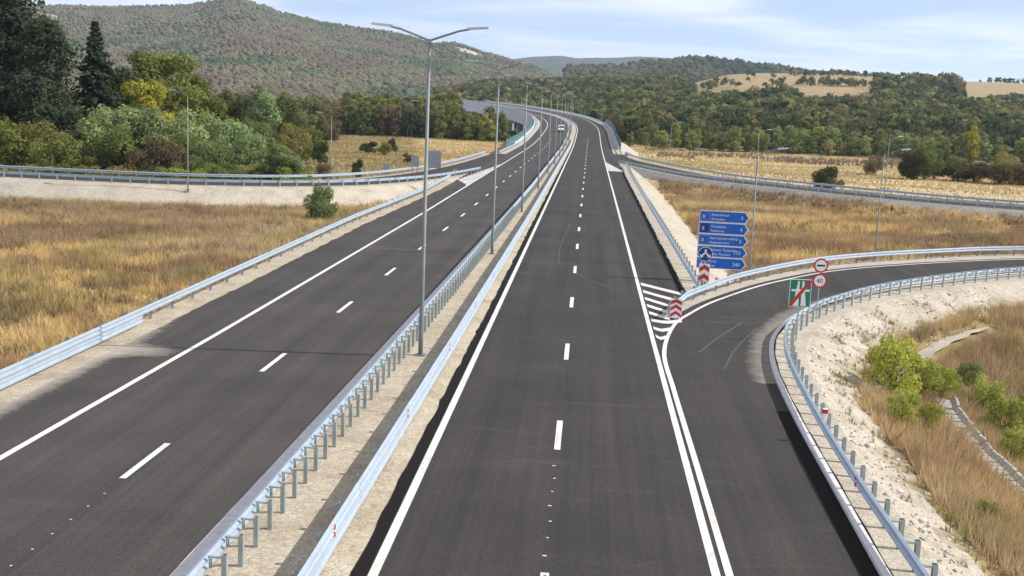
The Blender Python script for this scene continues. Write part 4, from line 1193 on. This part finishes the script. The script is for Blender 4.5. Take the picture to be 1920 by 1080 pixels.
# ------------------------------------------------------------------ mountains
CREST = [(-420, 60), (-200, 40), (-60, 24), (60, 12), (180, 13), (250, 13), (330, 12), (372, 8), (425, -3), (455, 0), (485, 10), (520, 22), (560, 33), (600, 43), (650, 51), (720, 60), (770, 71), (812, 84), (850, 82), (880, 90), (905, 100), (950, 112), (1000, 124), (1060, 150), (1110, 175)]
def to_px(P):
    c = (P-np.array([0, 0, CAM_H]))@CB
    return CX+F_PX*c[:, 0]/-c[:, 2], CY-F_PX*c[:, 1]/-c[:, 2]
def rock_mask(P):
    """outcrops and the quarry on the mountain's upper slopes"""
    px, py = to_px(P); d = py-np.interp(px, [c[0] for c in CREST], [c[1] for c in CREST])
    n = fbm(P[:, 0]/60, P[:, 2]/22, 61, 4)
    q = sstep(848, 866, px)*sstep(922, 900, px)*sstep(1, 5, d)*sstep(22, 10, d)*sstep(.40, .58, n+.1)
    cl = ((px > 40) & (px < 200))*sstep(4, 8, d)*sstep(36, 20, d)*sstep(.42, .60, n)*.8
    c2 = ((px > 330) & (px < 470))*sstep(8, 12, d)*sstep(44, 30, d)*sstep(.52, .64, n)*.7
    return np.clip(np.maximum(np.maximum(q, cl), c2), 0, 1)*(P[:, 1] > 1500)
def ridge(name, crest, Y0, Yc, Y1, mat, seed, nx=170, ny=70, power=1.0, rough=.12):
    """crest: (pixel column, pixel row) of the skyline at distance Yc; a landform with a front slope from Y0 and a back slope to Y1"""
    pxs = np.linspace(crest[0][0], crest[-1][0], nx); pys = np.interp(pxs, [c[0] for c in crest], [c[1] for c in crest])
    pys = pys+2.2*(fbm(pxs/22, pxs*0, seed)-.5)
    V = np.zeros((nx, ny, 3))
    for i, (px, py) in enumerate(zip(pxs, pys)):
        c = at(px, py, Yc); t = c[0]/Yc
        ys = np.concatenate([np.linspace(Y0, Yc, int(ny*.75)), np.linspace(Yc, Y1, ny-int(ny*.75)+1)[1:]])
        u = np.where(ys <= Yc, (ys-Y0)/(Yc-Y0), 1-(ys-Yc)/(Y1-Yc)*.8)
        x = t*ys
        prof = np.clip(u, 0, 1)**power
        g = (fbm(x/260+ys/900, ys/420, seed+3, 5)-.5)*rough*4*np.sin(np.pi*np.clip(u, 0, 1))*.5
        z = -8+(c[2]+8)*np.clip(prof+g*prof.clip(.15, 1), 0, None)
        # nothing in front may stand above the skyline of its own column
        lim = CAM_H+(c[2]-CAM_H)*ys/Yc*.985
        z = np.where((ys < Yc) & (z > lim), lim, z)
        V[i] = np.stack([x, ys, z], 1)
    i, j = np.meshgrid(np.arange(nx-1), np.arange(ny-1), indexing='ij'); a = (i*ny+j).ravel()
    o = mesh_np(name, V.reshape(-1, 3), np.stack([a, a+ny, a+ny+1, a+1], 1), mat, smooth=True, col=np.repeat(rock_mask(V.reshape(-1, 3))[:, None], 3, 1))
    o['kind'] = 'structure'
    return V
def mtn_mat(name, stops, sc):
    m, nt, b = new_mat(name); p = world_pos(nt)
    n1 = noise(nt, p, sc, 7, .65); n2 = noise(nt, p, .05, 5, .7)
    c = ramp(nt, n1, stops); c = mixc(nt, .7, c, ramp(nt, n2, [(.3, (.7, .7, .7)), (.7, (1.3, 1.3, 1.3))]), 'MULTIPLY')
    nt.links.new(c, b.inputs['Base Color']); b.inputs['Roughness'].default_value = 1; b.inputs['Specular IOR Level'].default_value = 0
    vc = nd(nt, 'ShaderNodeVertexColor', layer_name='tint'); rk = ramp(nt, n2, [(.3, (.32, .275, .225)), (.7, (.52, .465, .40))])
    c = mixc(nt, vc.outputs[0], c, rk); nt.links.new(c, b.inputs['Base Color'])
    bump(nt, b, n2, .8, 4); return m
MTN = mtn_mat('mountain_soil', [(.3, (.13, .125, .085)), (.5, (.19, .165, .125)), (.7, (.30, .275, .235))], .012)
HILLM = mtn_mat('far_hill_woods', [(.3, (.045, .06, .035)), (.5, (.07, .08, .045)), (.7, (.10, .095, .06))], .01)
MV = ridge('mountain', CREST, 760, 2500, 3600, MTN, 5, nx=220, ny=90, power=1.15, rough=.20)
BLUEC = [(780, 132), (860, 125), (950, 113), (1000, 106), (1050, 104), (1085, 109), (1140, 108), (1200, 106), (1260, 109), (1320, 110), (1400, 116), (1500, 128), (1640, 140), (1800, 160)]
BV = ridge('distant_hills', BLUEC, 4200, 6500, 8200, HILLM, 15, nx=120, ny=30)
WC = [(1060, 128), (1150, 126), (1200, 121), (1250, 116), (1300, 112), (1350, 115), (1400, 121), (1450, 127), (1490, 133), (1560, 145), (1640, 160)]
WV = ridge('wooded_hill', WC, 1500, 2150, 2700, HILLM, 25, nx=90, ny=40)
def slope_wood(name, V, n, rad, pal, seed, label, tmin=0, tmax=.76, bare=None):
    """tree crowns on a far slope: jittered 20-sided clumps, one mass"""
    ico_v = []; g = (1+5**.5)/2
    for a, b in ((1, g), (1, -g), (-1, g), (-1, -g)): ico_v += [(0, a, b), (a, b, 0), (b, 0, a)]
    ico = np.array(ico_v)/math.hypot(1, g)
    bm = bmesh.new(); bmesh.ops.create_icosphere(bm, subdivisions=1, radius=1); bm.verts.ensure_lookup_table()
    iv = np.array([v.co[:] for v in bm.verts]); fi = np.array([[v.index for v in f.verts] for f in bm.faces]); bm.free()
    rg = np.random.default_rng(seed)
    nx, ny = V.shape[:2]
    i = rg.integers(0, nx-1, n); j = (rg.uniform(tmin, tmax, n)*(ny-1)).astype(int).clip(0, ny-2); fu = rg.random(n)[:, None]; fv = rg.random(n)[:, None]
    P = (V[i, j]*(1-fu)+V[i+1, j]*fu)*(1-fv)+(V[i, j+1]*(1-fu)+V[i+1, j+1]*fu)*fv
    keep = np.ones(n, bool)
    if bare is not None: keep = ~bare(P, rg)
    P = P[keep]; n = len(P)
    q = fbm(P[:, 0]/62, P[:, 1]/120, seed+1, 4)+.15*(rg.random(n)-.5)
    edges = np.array([p_[0] for p_ in pal]); cols = np.array([p_[1] for p_ in pal])
    k = np.searchsorted(edges, q).clip(0, len(pal)-1)
    C = cols[k]*1.25*rg.uniform(.8, 1.22, n)[:, None]
    R = rad*rg.uniform(.6, 1.3, n)
    jit = rg.uniform(.65, 1.25, (n, len(iv)))
    W = P[:, None, :]+iv[None]*jit[:, :, None]*R[:, None, None]*np.array([1, 1, 1.05])+np.array([0, 0, .55*rad])
    Fc = (np.arange(n)[:, None, None]*len(iv)+fi[None]).reshape(-1, 3)
    o = mesh_np(name, W.reshape(-1, 3), Fc, LEAF_ATTR, col=np.repeat(C, len(iv), 0))
    tag(o, label, 'wood', kind='stuff'); return o
PALM = [(.36, (.11, .135, .085)), (.43, (.14, .155, .095)), (.50, (.185, .185, .115)), (.56, (.20, .185, .125)), (.63, (.19, .165, .12)), (2, (.175, .145, .11))]
def rocky(P, rg):
    r = fbm(P[:, 0]/140, P[:, 1]/140, 77, 4)
    return (rock_mask(P) > rg.random(len(P))*.95+.04) | (r+.2*(rg.random(len(r))-.5) > .74)
slope_wood('mountain_wood', MV, 52000, 3.8, PALM, 3, 'mottled brown and green autumn wood covering the mountain', bare=rocky)
PALH = [(.42, (.06, .08, .045)), (.5, (.08, .10, .055)), (.58, (.11, .12, .06)), (2, (.14, .12, .07))]
slope_wood('hill_wood', WV, 4200, 6.0, PALH, 9, 'dark green wood on the rounded hill beyond the straw fields')
# ------------------------------------------------------------------ dry grass and weeds
def tufts(name, X, Y, Hh, blades, width, cols, label, cat='grass', zfun=None, lean0=.40):
    n = len(X); rg = RNG; Z = (zfun or zg)(X, Y)-.03
    B = np.stack([X, Y, Z], 1)
    Vs = []; 
    for b in range(blades):
        a = rg.uniform(0, 2*PI, n); lean = np.abs(rg.normal(lean0, .28, n)); h = Hh*rg.uniform(.55, 1.2, n)
        o = rg.normal(0, .10, (n, 2))*np.minimum(1, Hh)[:, None]
        p = B.copy(); p[:, :2] += o
        d = np.stack([np.cos(a), np.sin(a)], 1); q = np.stack([-np.sin(a+rg.normal(0, .6, n)), np.cos(a)], 1)
        w = (width*rg.uniform(.6, 1.5, n))[:, None]
        v0 = p.copy(); v0[:, :2] -= q*w; v1 = p.copy(); v1[:, :2] += q*w
        v2 = p.copy(); v2[:, :2] += d*(lean*h)[:, None]; v2[:, 2] += h
        Vs.append(np.stack([v0, v1, v2], 1))
    V = np.stack(Vs, 1).reshape(-1, 3)
    jit = rg.uniform(.72, 1.28, (n, blades))
    C = (cols[:, None, :]*jit[:, :, None])
    o = mesh_np(name, V, np.arange(len(V)).reshape(-1, 3), LEAF_ATTR, col=np.repeat(C.reshape(-1, 3), 3, 0))
    tag(o, label, cat, kind='stuff'); return o
GOLD = np.array([.69, .525, .255]); PALE = np.array([.68, .57, .36]); BROWN = np.array([.36, .255, .165]); RUSTG = np.array([.40, .25, .145]); GREENG = np.array([.25, .25, .08])
def grass_cols(X, Y, seed, wts):
    n1 = fbm(X/11, Y/7, seed); n2 = fbm(X/4, Y/3, seed+7); n3 = fbm(X/22, Y/14, seed+13)
    c = GOLD*np.ones((len(X), 1))
    m = sstep(.48, .56, n1)[:, None]*wts[0]; c = c*(1-m)+BROWN*m
    m = sstep(.52, .60, n2)[:, None]*wts[1]; c = c*(1-m)+RUSTG*m
    m = sstep(.56, .68, n3)[:, None]*wts[2]; c = c*(1-m)+PALE*m
    m = sstep(.55, .64, fbm(X/6, Y/5, seed+29))[:, None]*wts[3]; c = c*(1-m)+GREENG*m
    return c*RNG.uniform(.8, 1.2, (len(X), 1))
def scatter(n, x0, x1, y0, y1, ok):
    X = RNG.uniform(x0, x1, n); Y = RNG.uniform(y0, y1, n); m = ok(X, Y); return X[m], Y[m]
def left_ok(X, Y):
    lim = np.interp(Y, sv, vlo[:, 0])-2.3
    back = seg_dist(X, Y, LRAMP)
    return (X < lim+.6*(vnoise(X*.8, Y*.8, 4))) & (back > 7.6+.8*vnoise(X*.7, Y*.7, 3)) & (X > -24-.43*Y)
X, Y = scatter(76000, -72, -20, 28, 128, left_ok)
hh = .22+1.15*np.clip(fbm(X/3.2, Y/2.6, 61)-.22, 0, 1)+.15*RNG.random(len(X))
browner = sstep(80, 112, Y)*sstep(-24, -36, X)
cc = grass_cols(X, Y, 71, (.85, .6, .5, .35)); cc = cc*(1-.62*browner[:, None])+BROWN*1.1*.62*browner[:, None]
tufts('dry_grass', X, Y, hh, 6, .026, cc, 'tall dry yellow and brown grass filling the field left of the motorway')
X, Y = scatter(9000, -23.5, -19.2, 24, 128, lambda X, Y: (lambda e: (e > .25) & (RNG.random(len(X)) < .12+.28*np.clip(e, 0, 2.6)*vnoise(X*.7, Y*.5, 12)))(np.interp(Y, sv, vlo[:, 0])-X))
tufts('verge_weeds', X, Y, .14+.3*RNG.random(len(X)), 6, .02, grass_cols(X, Y, 75, (.8, .7, .4, .7)), 'short dry weeds straggling over the gravel edge behind the left guardrail', zfun=lambda x, y: np.maximum(zg(x, y), -.03-2.6*(np.clip(np.interp(y, sv, vlo[:, 0])-x, 0, 4.6)/4.6)**1.15))
X, Y = scatter(2600, -72, -20, 30, 126, lambda X, Y: left_ok(X, Y) & (fbm(X/6, Y/5, 171) > .5))
tufts('dry_weeds', X, Y, .55+.45*RNG.random(len(X)), 16, .03, np.array([[.24, .165, .12], [.20, .19, .10], [.30, .20, .15]])[RNG.integers(0, 3, len(X))], 'dark brown seeding weeds scattered through the yellow grass left of the motorway', lean0=.55)
def mid_ok(X, Y):
    a = seg_dist(X, Y, EX_IN); b = seg_dist(X, Y, RRAMP)
    return (a < -3.6+.8*vnoise(X*.7, Y*.7, 5)) & (b > 5.9+.8*vnoise(X*.6, Y*.6, 6)) & (X > 10.6+1.2*vnoise(X*0, Y*.4, 9)) & (X < 6+.37*Y)
X, Y = scatter(60000, 9, 62, 62, 200, mid_ok)
hh = .35+.7*fbm(X/6, Y/6, 81)
cc = grass_cols(X, Y, 83, (.9, .8, .5, .3)); rb = sstep(.48, .6, fbm(X/14, Y/9, 85))[:, None]*.6; cc = cc*(1-rb)+BROWN*rb
tufts('dry_grass', X, Y, hh, 5, .032, cc, 'brown and straw-coloured dry grass between the exit and the raised right slip road')
X, Y = scatter(3600, 9, 62, 62, 200, lambda X, Y: mid_ok(X, Y) & ((fbm(X/7, Y/6, 181) > .56) | ((seg_dist(X, Y, RRAMP) < 13) & (fbm(X/9, Y/5, 185) > .42))))
tufts('dry_weeds', X, Y, .5+.5*RNG.random(len(X)), 14, .04, np.array([[.20, .14, .115], [.17, .15, .09], [.26, .17, .13]])[RNG.integers(0, 3, len(X))], 'dark maroon-brown weeds patched through the dry grass below the right slip road', lean0=.55)
def loop_ok(X, Y):
    d = seg_dist(X, Y, EX_RAIL); n3 = fbm(X/5, Y/4, 41)
    lim = 2.9+2.2*(n3-.4)+.4*sstep(44, 54, Y)*sstep(66, 58, Y)
    tr = np.abs(seg_dist(X, Y, TRACK)); dr = np.abs(seg_dist(X, Y, DRAIN))
    return (d > lim) & (tr > .5+.35*vnoise(X*1.7, Y*1.7, 2)) & (dr > .42) & (X < 5+.37*Y)
TRACK = resample([(*ground_hit(*q), 0) for q in [(1640, 735), (1722, 676), (1780, 642), (1815, 628), (1852, 618)]], 1.0)
DRAIN = resample([(*ground_hit(*q), 0) for q in [(1772, 752), (1786, 782), (1832, 842), (1875, 888), (1925, 936), (1990, 1000)]], .5)
X, Y = scatter(52000, 9.5, 42, 24, 90, loop_ok)
hh = .32+.75*fbm(X/3.5, Y/3.5, 91)
cc = grass_cols(X, Y, 93, (.95, .9, .35, .35)); cc = cc*.55+(BROWN*1.25)*.45
tufts('dry_grass', X, Y, hh, 7, .017, cc, 'brown feathery dry grass on the slope inside the exit bend')
X, Y = scatter(2600, 10, 42, 24, 90, lambda X, Y: loop_ok(X, Y) & (fbm(X/3, Y/3, 197) > .46))
tufts('dry_weeds', X, Y, .45+.5*RNG.random(len(X)), 20, .02, np.array([[.40, .28, .21], [.24, .17, .13], [.27, .27, .10], [.52, .41, .28]])[RNG.integers(0, 4, len(X))], 'bushy pinkish-brown weeds on the slope inside the exit bend', lean0=.6)
X, Y = scatter(9000, 8.6, 24, 24, 76, lambda X, Y: (lambda d: (d > 1.5) & (d < 5) & (fbm(X/2.2, Y/2.2, 97) > .60-.05*d+.05))(seg_dist(X, Y, EX_RAIL)))
tufts('sparse_weeds', X, Y, .14+.2*RNG.random(len(X)), 6, .015, np.where(RNG.random((len(X), 1)) < .5, GREENG*1.0, BROWN*1.2)*np.ones((len(X), 3)), 'sparse low weeds sprouting from the pale gravel slope by the exit', zfun=lambda x, y: np.maximum(zg(x, y), -.02-2.3*((np.maximum(seg_dist(x, y, EX_RAIL)-.95, 0)/4.4)**1.15)))
# far fields: thin stubble tufts
def far_ok(X, Y):
    t = X/Y; b = seg_dist(X, Y, RRAMP)
    d0 = np.interp(t, [a for a, b_ in HILL_D0], [b_ for a, b_ in HILL_D0])
    return (b < -7.5) & (X > 12) & (Y < d0-6) & (t < .42)
X, Y = scatter(30000, 12, 170, 140, 400, far_ok)
cc = grass_cols(X, Y, 103, (.35, .3, .35, .7))*.84; tufts('field_stubble', X, Y, .3+.35*fbm(X/10, Y/10, 105), 4, .05, cc, 'straw-coloured stubble and grass in the field beyond the right slip road')
X, Y = scatter(3000, 20, 175, 325, 398, lambda X, Y: far_ok(X, Y) & (fbm(X/22, Y/9, 191) > .47))
tufts('dry_weeds', X, Y, .8+.7*RNG.random(len(X)), 12, .09, np.array([[.27, .19, .155], [.22, .19, .11], [.33, .24, .19]])[RNG.integers(0, 3, len(X))], 'pinkish-brown brush along the back edge of the right straw field', lean0=.5)
def farl_ok(X, Y):
    t = X/Y; b = seg_dist(X, Y, LRAMP)
    return (b < -8) & (X < -22) & (t > -.26) & (Y < 395)
X, Y = scatter(26000, -95, -22, 130, 395, farl_ok)
cc = grass_cols(X, Y, 113, (.5, .4, .7, .3)); tufts('field_stubble', X, Y, .3+.4*fbm(X/9, Y/9, 115), 4, .05, cc, 'pale straw-coloured grass in the field behind the left slip road')

# ------------------------------------------------------------------ gravel track, concrete drain, leafy weeds inside the bend
tz = TRACK.copy(); tz[:, 2] = zg(tz[:, 0], tz[:, 1])+.14; tpr = np.sin(np.linspace(.15, 3.0, len(tz)))**.6
strip('gravel_track', offset(tz, -(.4+.12*np.sin(np.arange(len(tz))*1.3))*tpr, 0), offset(tz, (.42+.1*np.sin(np.arange(len(tz))*1.9))*tpr, 0), GRAVEL_PALE, kind='structure', nlat=3)
dr = empty('drain_channel', (float(DRAIN[0][0]), float(DRAIN[0][1]), zg1(DRAIN[0][0], DRAIN[0][1])), label='ribbed concrete drain channel running down through brown grass inside the bend', cat='drain')
DZ = DRAIN.copy(); DZ[:, 2] = zg(DZ[:, 0], DZ[:, 1])+.12
DN = normals(DZ); org = np.array(dr.location)
for i in range(len(DZ)-1):
    a, b2 = DZ[i], DZ[i+1]; g = (b2-a)*.07; jz = random.uniform(-.04, .04)
    q = []
    for p, nn in ((a+g, DN[i]), (b2-g*2.2, DN[i+1])):
        for o_, z in ((-.50, .13), (-.40, .13), (-.22, -.03), (.22, -.03), (.40, .13), (.50, .13), (.50, -.25), (-.50, -.25)): q.append(p+nn*o_+np.array([0, 0, z+jz])-org)
    fs = [(0, 1, 2, 3, 4, 5, 6, 7)[::-1], tuple(8+k for k in range(8))]+[(k, (k+1) % 8, 8+(k+1) % 8, 8+k) for k in range(8)]
    MB().add(q, fs).build('channel_slab', CONCRETE, dr)
LEAFW = [make_crown('bush', 2300, .034) for _ in range(3)]
PROTO['weed'] = LEAFW
for px, py, h, w, c, lb in [(1668, 742, 2.2, .85, (.33, .35, .075), 'big bright yellow-green leafy plant at the foot of the gravel slope'), (1720, 748, 1.7, .8, (.31, .33, .08), 'second bright leafy plant leaning on the big yellow-green one'), (1765, 745, 1.3, .8, (.27, .31, .07), 'paler leafy plant at the head of the concrete drain'), (1690, 800, 1.2, .8, (.31, .33, .08), 'low yellow-green leafy plant below the big bright one'), (1742, 815, 1.0, .8, (.27, .28, .07), 'low leafy plant touching the upper end of the concrete drain'),
                          (1845, 770, 1.4, .8, (.29, .32, .08), 'tall green leafy plant on the far bank of the concrete drain'), (1880, 820, 1.5, .85, (.29, .31, .08), 'broad green leafy plant beside the ribbed channel'), (1905, 872, 1.3, .8, (.28, .30, .07), 'yellowing leafy plant by the lower end of the ribbed channel'), (1925, 800, 1.4, .85, (.25, .28, .08), 'dark green leafy plant behind the broad green one'), (1815, 730, 1.1, .9, (.18, .20, .07), 'dull green leafy plant between the pale track and the drain'), (1855, 985, .6, 1.1, (.25, .25, .07), 'tiny leafy weed low in the brown grass of the gravel slope')]:
    x, y = ground_hit(px, py)
    tree('leafy_plant', x, y, h*1.3, 'weed', c, lb, 'plant', wide=w)
# loose stones strewn over the gravel slope
def stones(n, label):
    X, Y = scatter(n, 8.4, 26, 23, 78, lambda X, Y: (lambda d: (d > 1.0) & (d < 4.6))(seg_dist(X, Y, EX_RAIL)))
    d = np.maximum(seg_dist(X, Y, EX_RAIL)-.95, 0); Z = np.maximum(zg(X, Y), -.02-2.3*(d/4.4)**1.15)
    bm = bmesh.new(); bmesh.ops.create_icosphere(bm, subdivisions=1, radius=1); iv = np.array([v.co[:] for v in bm.verts]); bm.verts.ensure_lookup_table()
    fi = np.array([[v.index for v in f.verts] for f in bm.faces]); bm.free()
    m = len(X); r = np.minimum(.11, .022+.03*RNG.exponential(.6, m)); jit = RNG.uniform(.45, 1.4, (m, len(iv), 3))
    W = np.stack([X, Y, Z], 1)[:, None, :]+iv[None]*jit*r[:, None, None]*np.array([1.1, 1.1, .75])
    C = np.array([.55, .50, .42])*RNG.uniform(.55, 1.15, (m, 1))*np.array([1, 1, 1])
    o = mesh_np('loose_stones', W.reshape(-1, 3), (np.arange(m)[:, None, None]*len(iv)+fi[None]).reshape(-1, 3), STONE, col=np.repeat(C, len(iv), 0))
    tag(o, label, 'stones', kind='stuff')
STONE, snt, sb = new_mat('stone'); snt.links.new(nd(snt, 'ShaderNodeVertexColor', layer_name='tint').outputs[0], sb.inputs['Base Color']); sb.inputs['Roughness'].default_value = .95
stones(12000, 'loose pale stones strewn over the gravel slope outside the exit')

# ------------------------------------------------------------------ haze
def haze():
    x0, x1, y0, y1, z0, z1 = -5600, 5600, -80, 9200, -60, 420
    o = MB().box(((x0+x1)/2, (y0+y1)/2, (z0+z1)/2), (x1-x0, y1-y0, z1-z0)).build('haze', None)
    m = bpy.data.materials.new('haze_air'); m.use_nodes = True; nt = m.node_tree; nt.nodes.clear()
    out = nt.nodes.new('ShaderNodeOutputMaterial'); v = nt.nodes.new('ShaderNodeVolumePrincipled')
    v.inputs['Color'].default_value = (.66, .81, 1.0, 1); v.inputs['Density'].default_value = HAZE_D; v.inputs['Anisotropy'].default_value = .2
    nt.links.new(v.outputs[0], out.inputs['Volume']); o.data.materials.append(m)
    tag(o, 'thin pale blue haze softening the far hills', 'haze', kind='stuff')
HAZE_D = 8e-5
haze()
